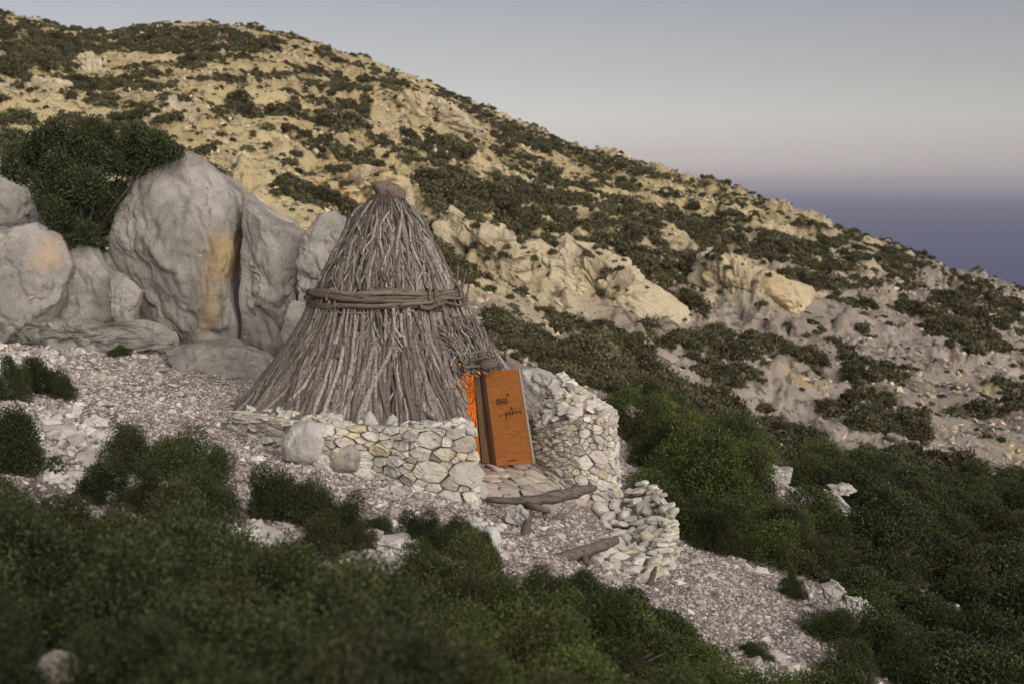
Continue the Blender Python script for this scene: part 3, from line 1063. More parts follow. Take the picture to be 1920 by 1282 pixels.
sz = np.exp(rg.normal(math.log(0.045), 0.4, len(P)))
tag(obj('scree_cobbles', scatter_mesh('scree_cobbles', P, sz, M['gravel'], HT, rg)), 'fist sized stones strewn over the gravel slope', kind='stuff')

# dry twigs lying about
P = region_points([SCREE] + PILES + BARE, 5200, -14, 7, 8, 33, rg)
P = P[((P[:, 0] - HUT.x) ** 2 + (P[:, 1] - HUT.y) ** 2) > 2.9 ** 2][:420]
tw = []
for p in P:
    a_, l_ = random.uniform(0, 6.28), random.uniform(0.05, 0.22)
    d_ = Vector((math.cos(a_) * l_, math.sin(a_) * l_, random.uniform(-0.2, 0.3) * l_))
    q_ = Vector(p) + Vector((0, 0, 0.03))
    tw.append(tube([q_ - d_, q_ + Vector((random.gauss(0, .02), random.gauss(0, .02), 0.01)), q_ + d_], [0.005, 0.007, 0.003], 4, False))
tag(obj('twig_litter', py_mesh('twig_litter', *merge(tw), M['bark_dark'])), 'dry brown twigs littering the gravel slope', kind='stuff')

ZONES = [
    (SCREE, 46, 0.10, 0.20, 'loose pale stone lying on the gravel slope round the hut', 'loose stones on the gravel slope'),
    (PILES[0], 16, 0.16, 0.30, 'white limestone block in the rubble patch below the dark round bush', 'blocks in the rubble patch at the gravel edge'),
    (PILES[2], 6, 0.12, 0.22, 'white stone in the small rubble gap amid the nearer shrubs', 'stones in the small rubble gap'),
    (PILES[3], 14, 0.12, 0.22, 'white stone in the rubble gap between shrubs and scree', 'stones in the rubble gap by the scree'),
    (PILES[5], 8, 0.10, 0.2, 'mauve white stone at the foot of the scree', 'stones at the foot of the scree'),
]
for poly, n, s0, s1, lab, grp in ZONES:
    P = region_points([poly], 6000, -14, 7, 8, 33, rg)
    P = P[((P[:, 0] - HUT.x) ** 2 + (P[:, 1] - HUT.y) ** 2) > 3.3 ** 2][:n]
    for p in P:
        o = obj('loose_stone', random.choice(LMESH), loc=Vector(p) + Vector((0, 0, 0.03)))
        s = random.uniform(s0, s1)
        o.scale = (s, s * random.uniform(0.7, 1), s * random.uniform(0.7, 1))
        o.rotation_euler = (random.gauss(0, 0.25), random.gauss(0, 0.25), random.uniform(0, 6.28))
        tag(o, lab, 'stone', grp)


# ------------------------------------------------------------------ drystone walls
def clip_poly(poly, n, d):
    out = []
    for i in range(len(poly)):
        a, b = poly[i], poly[(i + 1) % len(poly)]
        da, db = a[0] * n[0] + a[1] * n[1] - d, b[0] * n[0] + b[1] * n[1] - d
        if da <= 0:
            out.append(a)
        if (da < 0 < db) or (db < 0 < da):
            s = da / (da - db)
            out.append((a[0] + (b[0] - a[0]) * s, a[1] + (b[1] - a[1]) * s))
    return out


def voronoi(seeds, W, H, ax=1.0):
    """power diagram of seeds (x, y[, radius])"""
    cells = []
    wt = [(q[2] if len(q) > 2 else 0.0) ** 2 for q in seeds]
    for i, p in enumerate(seeds):
        poly = [(0, 0), (W, 0), (W, H), (0, H)]
        near = sorted((j for j in range(len(seeds)) if j != i), key=lambda j: ((seeds[j][0] - p[0]) * ax) ** 2 + (seeds[j][1] - p[1]) ** 2 - wt[j])[:30]
        for j in near:
            q = seeds[j]
            dx, dy = (q[0] - p[0]) * ax, q[1] - p[1]
            d2 = dx * dx + dy * dy
            f = 0.5 + (wt[i] - wt[j]) / (2 * d2)
            mx, my = p[0] + (q[0] - p[0]) * f, p[1] + (q[1] - p[1]) * f
            nx, ny = dx * ax, dy
            poly = clip_poly(poly, (nx, ny), nx * mx + ny * my)
            if len(poly) < 3:
                break
        if len(poly) >= 3:
            cells.append(poly)
    return cells


def chaikin(poly, k=0.22):
    out = []
    for i in range(len(poly)):
        a, b = poly[i], poly[(i + 1) % len(poly)]
        out.append((a[0] + (b[0] - a[0]) * k, a[1] + (b[1] - a[1]) * k))
        out.append((a[0] + (b[0] - a[0]) * (1 - k), a[1] + (b[1] - a[1]) * (1 - k)))
    return out


def stone_from_cell(poly, place, rr, joint=0.012, proud=0.07, back=0.12):
    """one wall stone; place(s, h, out) -> world point"""
    cx = sum(p[0] for p in poly) / len(poly)
    cy = sum(p[1] for p in poly) / len(poly)
    big = max(math.hypot(p[0] - cx, p[1] - cy) for p in poly)
    if big < 0.025:
        return None
    # drop very short edges, cut corners only a little, then roughen the loop
    q = [p for i, p in enumerate(poly) if math.hypot(p[0] - poly[i - 1][0], p[1] - poly[i - 1][1]) > 0.18 * big]
    if len(q) < 3:
        q = poly
    pl = chaikin(q, rr.uniform(0.07, 0.17))
    sh = 1 - joint * rr.uniform(0.5, 1.8) / big * 1.3
    pl = [(cx + (x - cx) * sh * rr.uniform(0.93, 1.04), cy + (y - cy) * sh * rr.uniform(0.93, 1.04)) for x, y in pl]
    n = len(pl)
    tx, ty = rr.uniform(-0.35, 0.35), rr.uniform(-0.30, 0.40)
    pr = min(proud, big * 0.7) * rr.uniform(0.3, 1.25)
    ox, oy = rr.uniform(-0.2, 0.2) * big, rr.uniform(-0.2, 0.2) * big
    V, Fc = [], []
    rings = ((0.9, -back, 0.0), (1.0, -0.03, 0.0), (0.985, 0.45 * pr, 0.0), (0.91, 0.9 * pr, 0.35), (0.5, pr, 1.0))
    for sc, o, mv in rings:
        for x, y in pl:
            j = rr.uniform(0.94, 1.05) if o > 0 else 1
            dx, dy = (x - cx) * sc * j + ox * mv, (y - cy) * sc * j + oy * mv
            oo = o + (dx * tx + dy * ty if o > 0 else 0) + (rr.uniform(-0.016, 0.016) if o > 0 else 0)
            V.append(place(cx + dx, cy + dy, oo))
    for rI in range(4):
        for k in range(n):
            k2 = (k + 1) % n
            Fc.append((rI * n + k, rI * n + k2, (rI + 1) * n + k2, (rI + 1) * n + k))
    V.append(place(cx + ox, cy + oy, pr * 1.0))
    for k in range(n):
        Fc.append((4 * n + k, 4 * n + (k + 1) % n, len(V) - 1))
    return V, Fc


class WallPath:
    """plan path with base and top heights"""
    def __init__(self, rows):
        # rows: (u, v_top, v_base, Y)
        self.top = [at(u, vt, Y) for u, vt, vb, Y in rows]
        self.bot = [at(u, vb, Y) for u, vt, vb, Y in rows]
        self.s = [0]
        for a, b in zip(self.top, self.top[1:]):
            self.s.append(self.s[-1] + math.hypot(b.x - a.x, b.y - a.y))
        self.L = self.s[-1]
        self.H = max(a.z - b.z for a, b in zip(self.top, self.bot))

    def ev(self, s):
        s = min(max(s, 0), self.L - 1e-6)
        k = max(i for i in range(len(self.s) - 1) if self.s[i] <= s)
        q = (s - self.s[k]) / (self.s[k + 1] - self.s[k])
        return self.top[k].lerp(self.top[k + 1], q), self.bot[k].lerp(self.bot[k + 1], q)

    def normal(self, s):
        a, _ = self.ev(s - 0.25)
        b, _ = self.ev(s + 0.25)
        d = Vector((b.x - a.x, b.y - a.y, 0)).normalized()
        return Vector((d.y, -d.x, 0))

    def place(self, s, h, o):
        tp, bt = self.ev(s)
        n = self.normal(s)
        q = h / self.H
        z = bt.z + (tp.z - bt.z) * q
        batter = -0.12 * q
        return Vector((bt.x, bt.y, z)) + n * (o + batter)


def build_wall(name, path, label, sizes_, ax, thick, seed, topfun=None, backdir=None, fixed=(), rubble=0, rubsize=(0.06, 0.14), skip=None, group=None):
    rr = random.Random(seed)
    base = path.place(path.L / 2, 0, -thick / 2)
    root = empty(name, base, label, 'stone wall', group)
    W, H = path.L, path.H
    seeds = []
    tries = 0
    sizes = [rr.uniform(*rng_) for rng_, cnt in sizes_ for _ in range(cnt)]
    sizes.sort(reverse=True)
    seeds += list(fixed)
    for r_ in sizes:
        for _ in range(60):
            p = (rr.uniform(0, W), H * rr.uniform(0, 1) ** (1.5 if r_ > 0.12 else 1.0), r_)
            if all(math.hypot((p[0] - q[0]) * ax, p[1] - q[1]) > (r_ + q[2]) * 0.88 for q in seeds):
                seeds.append(p)
                break
    # fill what is still open with small stones
    for _ in range(2500):
        p = (rr.uniform(0, W), rr.uniform(0, H), 0.035)
        if all(math.hypot((p[0] - q[0]) * ax, p[1] - q[1]) > 0.045 + q[2] for q in seeds):
            seeds.append(p)
    for cell in voronoi(seeds, W, H, ax):
        cx = sum(p[0] for p in cell) / len(cell)
        tp, bt = path.ev(cx)
        if skip and skip(cx, sum(p[1] for p in cell) / len(cell)):
            continue
        po = rr.uniform(-0.03, 0.045)
        r = stone_from_cell(cell, lambda s_, h_, o_: path.place(s_, h_, o_ + po), rr, 0.004, 0.085)
        if r:
            obj('stone', py_mesh('stone', r[0], r[1], M['wall_stone'], False), root)
    # core behind the face, top covered by rubble
    ns = 40
    V, Fc = [], []
    for i in range(ns + 1):
        s = path.L * i / ns
        V += [path.place(s, -0.25 * H, -0.05), path.place(s, H * 0.97, -0.05)]
        q = path.place(s, H * 0.97, -thick)
        if backdir:
            e = path.place(s, H * 0.97, -0.05)
            q = Vector((backdir[0], backdir[1], e.z)) if i else Vector((e.x, e.y, e.z))
            q = e.lerp(q, 0.97)
        if topfun:
            q.z += topfun(s / path.L)
        V += [q, Vector((q.x, q.y, path.place(s, -0.25 * H, 0).z))]
    for i in range(ns):
        for k in range(4):
            k2 = (k + 1) % 4
            Fc.append((i * 4 + k, i * 4 + k2, i * 4 + 4 + k2, i * 4 + 4 + k))
    Fc.append((3, 2, 1, 0))
    Fc.append(tuple(ns * 4 + k for k in range(4)))
    obj('wall_core', py_mesh('wall_core', V, Fc, M['earth'], False), root)
    for k in range(rubble):
        s, q = rr.uniform(0, path.L), rr.random()
        a = path.place(s, H * 0.97, -0.02 - thick * q)
        if backdir:
            e = path.place(s, H * 0.97, -0.02)
            a = e.lerp(Vector((backdir[0], backdir[1], e.z)), q * 0.9)
        if topfun:
            a.z += topfun(s / path.L) * q
        o = obj('top_stone', rr.choice(HMESH), root)
        sc = rr.uniform(*rubsize)
        o.location = a + Vector((0, 0, sc * 0.25))
        o.scale = (sc * 1.2, sc, sc * 0.85)
        o.rotation_euler = (rr.gauss(0, 0.35), rr.gauss(0, 0.35), rr.uniform(0, 6.3))
    return root


WA = [(430, 770, 800), (480, 780, 826), (530, 788, 852), (575, 792, 872), (620, 797, 886), (700, 801, 899), (780, 805, 920), (850, 806, 938), (893, 801, 946)]
WA = [(u, vt, vb + 8, hit(u, vb).y) for u, vt, vb in WA]
ye = WA[-1][3]
wa = WallPath(WA + [(893, 793, 920, ye + 0.65), (884, 786, 890, ye + 1.4)])
build_wall('hut_base_wall', wa, 'low drystone ring wall under the hut roof up to the doorway', [((0.17, 0.23), 7), ((0.11, 0.16), 26), ((0.07, 0.11), 60), ((0.045, 0.07), 80)], 0.72, 0.62, 3, rubble=110, rubsize=(0.05, 0.12),
           fixed=[(wa.s[9] + ds, h * wa.H, r_) for ds, h, r_ in ((-0.20, 0.10, 0.15), (-0.22, 0.38, 0.15), (-0.28, 0.70, 0.19), (-0.78, 0.44, 0.22), (-1.42, 0.40, 0.20), (-0.72, 0.12, 0.13), (-0.85, 0.80, 0.14), (-1.45, 0.84, 0.17), (-2.15, 0.30, 0.15), (-1.15, 0.66, 0.11), (-2.0, 0.72, 0.12))])
WB = [(1000, 800, 878), (1040, 792, 905), (1090, 783, 938), (1130, 779, 955), (1154, 780, 962)]
WB = [(u, vt, vb + 8, hit(u, vb).y) for u, vt, vb in WB]
ye = WB[-1][3]
wb = WallPath([(976, 806, 868, WB[0][3] + 0.4)] + WB + [(1158, 775, 950, ye + 0.45), (1146, 764, 900, ye + 1.9)])
build_wall('doorway_wall', wb, 'tall rounded drystone bastion standing beside the open orange door', [((0.13, 0.18), 7), ((0.09, 0.13), 28), ((0.06, 0.09), 60), ((0.04, 0.06), 70)], 0.8, 2.0, 5,
           topfun=lambda q: 0.42 - 0.2 * q, backdir=(1.0, 27.2), rubble=190, rubsize=(0.09, 0.19))

# big stones set into the ring wall, and the two that stand on it
rock('boulder', [(528, 830), (545, 800), (580, 788), (606, 795), (614, 830), (610, 868), (570, 872), (535, 860)], hit(570, 868).y - 0.05, 0.32,
     'smooth grey boulder built into the ring wall of the hut', sub=5, amp=0.05, nscale=2.2, seed=301, mat='slab_rock')
rock('boulder', [(614, 850), (625, 836), (660, 832), (676, 850), (670, 880), (640, 888), (616, 875)], hit(645, 886).y - 0.05, 0.22,
     'squarish ochre block low in the ring wall beside the smooth boulder', sub=5, amp=0.05, nscale=2.5, seed=303, mat='boulder')
rock('stone', [(680, 795), (684, 775), (692, 769), (702, 778), (712, 796), (700, 802)], 21.7, 0.14,
     'pointed stone standing upright on the ring wall', cat='stone', sub=4, amp=0.03, nscale=4, seed=311, mat='slab_rock')
rock('stone', [(720, 794), (728, 780), (737, 775), (747, 786), (746, 797), (733, 802)], 21.7, 0.12,
     'rounded cream stone on the ring wall beside the pointed one', cat='stone', sub=4, amp=0.03, nscale=4, seed=313, mat='slab_rock')

# terrace wall below: a curved heap of laid stones
root = empty('terrace_wall', at(1230, 1040, 21.0), 'low curved heap of laid stones edging the terrace step below the bastion', 'stone wall')
rr = random.Random(77)
edge = [(1205, 905, 23.4), (1235, 925, 22.8), (1256, 955, 22.0), (1262, 985, 21.2), (1252, 1015, 20.6), (1232, 1050, 20.0), (1212, 1085, 19.4)]
ep = [at(*e) for e in edge]
IN = Vector((-1.05, -0.05, 0))


def heap_z(p, inn):
    q = p + IN * inn
    g_ = gz(q.x, q.y)
    return Vector((q.x, q.y, g_ + max(p.z - g_, 0.06) * (1 - inn) ** 1.1))


def lay(P_, sc, soft=0.5):
    o = obj('stone', rr.choice(SMESH if rr.random() < soft else HMESH), root)
    o.location = P_
    o.scale = (sc * 1.12, sc * rr.uniform(0.85, 1.1), sc * rr.uniform(0.8, 1.05))
    o.rotation_euler = (rr.gauss(0, 0.3), rr.gauss(0, 0.3), rr.uniform(0, 6.3))


for k in range(24):                      # the outer face, stone on stone
    q = k / 23 * (len(ep) - 1.001)
    i = int(q)
    p = ep[i].lerp(ep[i + 1], q - i)
    g_ = gz(p.x, p.y)
    z = g_
    while z < p.z + 0.05:
        sc = rr.uniform(0.08, 0.15)
        lay(Vector((p.x + rr.uniform(-0.05, 0.05), p.y + rr.uniform(-0.06, 0.06), z + sc * 0.4)), sc, 0.3)
        z += sc * 1.3
placed = []
for k in range(2200):                     # stones over the sloping back of the heap
    q = rr.uniform(0, len(ep) - 1.001)
    i = int(q)
    inn = rr.random()
    P_ = heap_z(ep[i].lerp(ep[i + 1], q - i), inn)
    sc = (0.05 + 0.12 * (1 - k / 2200) ** 2) * rr.uniform(0.8, 1.15)
    if all((P_ - a_).length > (sc + b_) * 0.85 for a_, b_ in placed):
        placed.append((P_, sc))
        lay(P_ + Vector((0, 0, sc * 0.15)), sc, 0.15)
V, Fc = [], []
for p in ep:
    g = gz(p.x, p.y)
    V += [Vector((p.x - 0.02, p.y, min(g, p.z) - 0.4)), Vector((p.x - 0.06, p.y, max(p.z - 0.1, g - .1))), Vector((p.x - 0.8, p.y, gz(p.x - 0.8, p.y) + 0.02)), Vector((p.x - 0.8, p.y, min(g, p.z) - 0.4))]
for i in range(len(ep) - 1):
    for k in range(4):
        k2 = (k + 1) % 4
        Fc.append((i * 4 + k, i * 4 + 4 + k, i * 4 + 4 + k2, i * 4 + k2))
obj('wall_core', py_mesh('wall_core', V, Fc, M['earth'], False), root)

# paved threshold: flagstones of the path
rr = random.Random(19)
PV = [(905, 905), (925, 872), (1000, 876), (1050, 905), (1100, 938), (1110, 950), (1000, 965), (930, 955), (900, 940)]
c0 = hit(1000, 920)
path_root = tag(bpy.data.objects.new('threshold_path', None), 'rough paved threshold between the two walls', kind='structure')
path_root.location = c0
COL.objects.link(path_root)
W, Hh = 3.4, 3.4
seeds = []
for _ in range(3000):
    p = (rr.uniform(0, W), rr.uniform(0, Hh))
    if all(math.hypot((p[0] - q[0]), (p[1] - q[1])) > 0.27 for q in seeds):
        seeds.append(p)
ox, oy = c0.x - 1.7, c0.y - 1.7


def pl(s, h, o):
    x, y = ox + s, oy + h
    return Vector((x, y, gz(x, y) + 0.05 + o * 0.5))


for cell in voronoi(seeds, W, Hh):
    cx = sum(p[0] for p in cell) / len(cell) + ox
    cy = sum(p[1] for p in cell) / len(cell) + oy
    u, v = project(np.array([cx, cy, gz(cx, cy)]))
    if in_poly(np.array([u]), np.array([v]), PV)[0]:
        r = stone_from_cell(cell, pl, rr, 0.012, 0.05)
        if r:
            obj('paving_stone', py_mesh('paving_stone', r[0], r[1], M['flag']), path_root)

# ------------------------------------------------------------------ the hut
PZ = [0.25, 0.73, 0.87, 1.505, 1.92, 2.47, 2.98, 3.245, 3.93, 4.43, 4.69, 4.85]
PRD = [3.05, 2.80, 2.62, 2.12, 1.82, 1.49, 1.29, 1.18, 0.82, 0.60, 0.36, 0.22]


def RZ(z):
    return float(np.interp(z, PZ, PRD))


AX = Vector((HUT.x, HUT.y, 0))
hut = empty('hut', (AX.x, AX.y, -0.3), 'conical shepherd hut roofed with grey juniper branches on a stone ring', 'hut')
rr = random.Random(42)
D1 = math.radians(-24)


def D0(z):                         # the near edge of the doorway, slanting with the roof
    return math.radians(-57.5 + 11.0 * min(max((z - 0.6) / 1.0, 0), 1.2))


DTOP = 1.72
VIEW = math.atan2(-HUT.y, -HUT.x)


def stick(phi, z0, z1, lay, r0, sides=6, bend=0.05, slant=0.0):
    n = 8
    pts, rad = [], []
    a1, a2, p1, p2 = rr.gauss(0, bend), rr.gauss(0, bend), rr.uniform(0, 6), rr.uniform(0, 6)
    for i in range(n):
        q = i / (n - 1)
        z = z0 + (z1 - z0) * q
        R = RZ(z) + lay + 0.02 * math.sin(q * 5 + p2) + (0.05 * (q - 0.8) if q > 0.8 else 0)
        off = a1 * math.sin(q * 4 + p1) + a2 * math.sin(q * 9 + p2) * 0.5
        ph = phi + slant * (q - 0.5) / max(R, 0.5) + off / max(R, 0.5)
        pts.append(Vector((AX.x + R * math.cos(ph), AX.y + R * math.sin(ph), z)))
        rad.append(r0 * (0.75 + 0.35 * q) * (1 + rr.uniform(-0.12, 0.12)))
    return tube(pts, rad, sides, True, rr.randint(0, 9999), 0.12)


sticks = []


def add_stick(phi, z0, z1, lay, r0, **kw):
    w_ = (phi + math.pi) % (2 * math.pi) - math.pi
    if D0(0.6) < w_ < D1 and z1 < DTOP:
        ze = DTOP if w_ > D0(DTOP) else 0.6 + (math.degrees(w_) + 57.5) / 11.0
        z1 = max(z1, ze + rr.uniform(-0.03, 0.05))
        if z0 - z1 < 0.3:
            return
    face = math.cos(phi - VIEW)
    sticks.append((face * r0 * (z0 - z1) + rr.uniform(0, 0.008), stick(phi, z0, z1, lay, r0, **kw)))


for k in range(430):      # lower skirt
    add_stick(rr.uniform(-math.pi, math.pi), rr.uniform(1.9, 2.95), rr.uniform(0.48, 0.66), rr.uniform(-0.01, 0.11), rr.uniform(0.03, 0.058), bend=0.045, slant=rr.gauss(0, 0.22))
for k in range(430):
    add_stick(rr.uniform(-math.pi, math.pi), rr.uniform(1.1, 2.1), rr.uniform(0.46, 0.68), rr.uniform(0.02, 0.15), rr.uniform(0.026, 0.054), bend=0.055, slant=rr.gauss(0, 0.28))
for k in range(200):
    z1 = rr.uniform(0.7, 1.7)
    add_stick(rr.uniform(-math.pi, math.pi), z1 + rr.uniform(0.6, 1.1), z1, rr.uniform(0.05, 0.11), rr.uniform(0.014, 0.028), bend=0.07, slant=rr.gauss(0, 0.3))
for k in range(240):      # short sticks tucked under the belt
    z0 = rr.uniform(2.55, 2.98)
    add_stick(rr.uniform(-math.pi, math.pi), z0, z0 - rr.uniform(0.6, 1.2), rr.uniform(0.0, 0.10), rr.uniform(0.02, 0.042), bend=0.05, slant=rr.gauss(0, 0.2))
for k in range(330):      # upper tier
    add_stick(rr.uniform(-math.pi, math.pi), rr.uniform(4.0, 4.72), rr.uniform(2.72, 3.1), rr.uniform(-0.02, 0.06), rr.uniform(0.018, 0.036), bend=0.06, slant=rr.gauss(0, 0.15))
for k in range(260):
    z1 = rr.uniform(2.75, 3.7)
    add_stick(rr.uniform(-math.pi, math.pi), z1 + rr.uniform(0.5, 1.0), z1, rr.uniform(0.02, 0.09), rr.uniform(0.013, 0.025), bend=0.06, slant=rr.gauss(0, 0.2))
sticks.sort(key=lambda s: -s[0])
for sc, (V, Fc) in sticks[:295]:
    obj('branch', py_mesh('branch', V, Fc, M['stick']), hut)
V, Fc = merge([s[1] for s in sticks[295:]])
tag(obj('branch_layer', py_mesh('branch_layer', V, Fc, M['stick_mass']), hut), kind='stuff')

# inner shell with the doorway left open
V, Fc = [], []
zs = [-0.4, 0.2, 0.6, 0.8, 1.0, 1.2, 1.4, 1.6, DTOP, 2.2, 2.98, 3.92, 4.45, 4.8]
na = 180
for z in zs:
    R = (RZ(max(z, 0.6)) - 0.06) if z >= 0.6 else 2.45
    for k in range(na):
        a = 2 * math.pi * k / na - math.pi
        V.append((AX.x + R * math.cos(a), AX.y + R * math.sin(a), z))
for i in range(len(zs) - 1):
    for k in range(na):
        am = 2 * math.pi * (k + 0.5) / na - math.pi
        if D0((zs[i] + zs[i + 1]) / 2) - 0.02 < am < D1 + 0.02 and zs[i] < DTOP - 0.01:
            continue
        k2 = (k + 1) % na
        Fc.append((i * na + k, i * na + k2, i * na + na + k2, i * na + na + k))
Fc.append(tuple((len(zs) - 1) * na + k for k in range(na)))
Vo = [(AX.x + (v[0] - AX.x) * (RZ(max(v[2], .6)) - 0.02) / (RZ(max(v[2], .6)) - 0.06), AX.y + (v[1] - AX.y) * (RZ(max(v[2], .6)) - 0.02) / (RZ(max(v[2], .6)) - 0.06), v[2]) for v in V]
obj('thatch_layer', py_mesh('thatch_layer', Vo, Fc, M['thatch']), hut)
sh = obj('inner_lining', py_mesh('inner_lining', V, Fc, M['inside']), hut)
sm_ = sh.modifiers.new('thickness', 'SOLIDIFY')
sm_.thickness = 0.08
sm_.offset = -1
V = [(AX.x + 2.5 * math.cos(2 * math.pi * k / 40), AX.y + 2.5 * math.sin(2 * math.pi * k / 40), -0.22) for k in range(40)]
obj('floor', py_mesh('floor', V, [tuple(range(40))], M['earth'], False), hut)

# cap of bark on the peak
V, Fc, c = inflate([(694, 342), (715, 341), (745, 347), (758, 358), (760, 374), (735, 378), (712, 372), (704, 358)], 25.0, 0.24, sub=4, amp=0.04, nscale=5, seed=401, ridged=0.03)
obj('peak_cap', np_mesh('peak_cap', V, Fc, M['cap']), hut)
for k in range(5):        # twigs poking out at the peak
    a = rr.uniform(0, 6.28)
    p0 = Vector((AX.x + 0.15 * math.cos(a), AX.y + 0.15 * math.sin(a), 4.62))
    V, Fc = tube([p0, p0 + Vector((0.1 * math.cos(a), 0.1 * math.sin(a), 0.12)), p0 + Vector((0.24 * math.cos(a), 0.24 * math.sin(a), 0.2))], [0.025, 0.02, 0.012], 5)
    obj('peak_twig', py_mesh('peak_twig', V, Fc, M['stick']), hut)

# the belt: long bent poles lashed round the cone
ZB = 2.86
belt = obj('belt', py_mesh('belt', *tube([Vector((AX.x + (RZ(ZB) + 0.05) * math.cos(a), AX.y + (RZ(ZB) + 0.05) * math.sin(a), ZB + 0.05 * math.sin(3 * a))) for a in np.linspace(-math.pi, math.pi, 40)], [0.045] * 40, 6, False), M['pole']), hut)
for k, (dz, ex, r0, a0, a1, tl0, tl1, curl) in enumerate((
        (0.10, 0.16, 0.052, -1.20, 1.25, 0.10, 0.25, 0.30), (0.02, 0.17, 0.060, -1.05, 1.10, 0.30, 0.15, 0.10), (-0.09, 0.15, 0.050, -1.35, 0.75, 0.32, 0.05, 0.0),
        (-0.15, 0.12, 0.036, -1.25, 1.30, 0.10, 0.20, 0.05), (0.15, 0.10, 0.034, -0.25, 1.35, 0.05, 0.30, 0.36), (0.05, 0.11, 0.036, -1.30, 0.2, 0.26, 0.0, 0.0),
        (-0.05, 0.20, 0.034, 0.15, 1.30, 0.0, 0.28, 0.26), (-0.21, 0.10, 0.028, -1.4, -0.2, 0.15, 0.0, 0.0), (0.08, 0.20, 0.028, -0.6, 1.2, 0.0, 0.33, 0.40), (-0.12, 0.20, 0.042, 0.45, 0.85, 0.1, 0.1, 0.0),
        (-0.02, 0.13, 0.04, 1.2, 2.9, 0, 0, 0), (0.06, 0.13, 0.04, -2.9, -1.2, 0, 0, 0))):
    pts, rad = [], []
    n = 20
    for i in range(n):
        q = i / (n - 1)
        a = VIEW + a0 + (a1 - a0) * q
        R_ = RZ(ZB + dz) + ex + 0.018 * math.sin(q * 8 + k * 2.1)
        z = ZB + dz + 0.035 * math.sin(q * 4.4 + k * 1.9) + 0.012 * math.sin(q * 15 + k)
        pts.append(Vector((AX.x + R_ * math.cos(a), AX.y + R_ * math.sin(a), z)))
    t0, t1 = (pts[0] - pts[1]).normalized(), (pts[-1] - pts[-2]).normalized()
    if tl0:
        pts = [pts[0] + t0 * tl0 + Vector((0, 0, 0.02)), pts[0] + t0 * tl0 * 0.5] + pts
    if tl1:
        pts = pts + [pts[-1] + t1 * tl1 * 0.5 + Vector((0, 0, curl * 0.3)), pts[-1] + t1 * tl1 + Vector((0, 0, curl))]
    n = len(pts)
    rad = [r0 * (1.1 - 0.4 * i / n) * (1 + 0.13 * math.sin(i * 2.1 + k)) for i in range(n)]
    obj('belt_pole', py_mesh('belt_pole', *tube(pts, rad, 8, True, k, 0.08), M['pole']), belt)
for ph in (VIEW + 0.52, VIEW + 0.60, VIEW - 0.80, VIEW + 1.1):    # lashings
    R_ = RZ(ZB) + 0.15
    pts = []
    for i in range(15):
        q = i / 14 * 2 * math.pi
        pts.append(Vector((AX.x + (R_ + 0.09 * math.cos(q)) * math.cos(ph + 0.01 * i), AX.y + (R_ + 0.09 * math.cos(q)) * math.sin(ph + 0.01 * i), ZB - 0.02 + 0.22 * math.sin(q))))
    obj('lashing', py_mesh('lashing', *tube(pts, [0.026] * 15, 6, False), M['pole']), belt)

# doorway lintel: short logs and a flat stone over the opening
def bar(p, q, r, n=5, sides=7, rough=0.1, sag=0.0):
    pts = [p.lerp(q, i / (n - 1)) + Vector((0, 0, -sag * math.sin(math.pi * i / (n - 1)))) for i in range(n)]
    return tube(pts, [r] * n, sides, True, rr.randint(0, 999), rough)


for k in range(4):
    p = at(866 + k * 3, 690 - k * 8, 23.05 - 0.05 * k)
    q = at(930 - k * 4, 684 - k * 8, 23.8)
    p, q = p + Vector((rr.uniform(-.05, .1), 0, rr.uniform(-.03, .03))), q + Vector((rr.uniform(-.2, .05), 0, rr.uniform(-.05, .05)))
    obj('lintel_log', py_mesh('lintel_log', *bar(p, q, 0.034 - 0.004 * k, 6, 7, 0.18, -0.02), M['stick']), hut)
V, Fc, c = inflate([(896, 676), (920, 670), (936, 676), (934, 687), (908, 695), (897, 688)], 23.5, 0.12, sub=3, amp=0.03, nscale=4, seed=421)
obj('lintel_stone', np_mesh('lintel_stone', V, Fc, M['log'], True), hut)
for k in range(170):       # frayed twigs over the door
    ph = rr.uniform(D0(1.7) - 0.05, D1 + 0.22)
    z1 = rr.uniform(1.46, 1.8)
    V, Fc = stick(ph, z1 + rr.uniform(0.4, 0.8), z1, rr.uniform(0.08, 0.32), rr.uniform(0.01, 0.024), 5, 0.08, rr.gauss(0, 0.3))
    obj('eave_twig', py_mesh('eave_twig', V, Fc, M['stick']), hut)

# jambs and door
def plank(c4, th, name, mat, parent):
    """c4: four corners (top-left, top-right, bottom-right, bottom-left); th: thickness behind"""
    c4 = [Vector(c) for c in c4]
    n = (c4[1] - c4[0]).cross(c4[3] - c4[0]).normalized()
    if n.y > 0:
        n = -n
    V = c4 + [c - n * th for c in c4]
    Fc = [(0, 1, 2, 3), (7, 6, 5, 4), (0, 4, 5, 1), (1, 5, 6, 2), (2, 6, 7, 3), (3, 7, 4, 0)]
    bm = bmesh.new()
    vs_ = [bm.verts.new(v) for v in V]
    for f in Fc:
        bm.faces.new([vs_[i] for i in f])
    bmesh.ops.recalc_face_normals(bm, faces=bm.faces)
    bmesh.ops.bevel(bm, geom=list(bm.edges), offset=0.006, segments=1, affect='EDGES')
    me = bpy.data.meshes.new(name)
    bm.to_mesh(me)
    bm.free()
    me.materials.append(M[mat])
    return obj(name, me, parent)


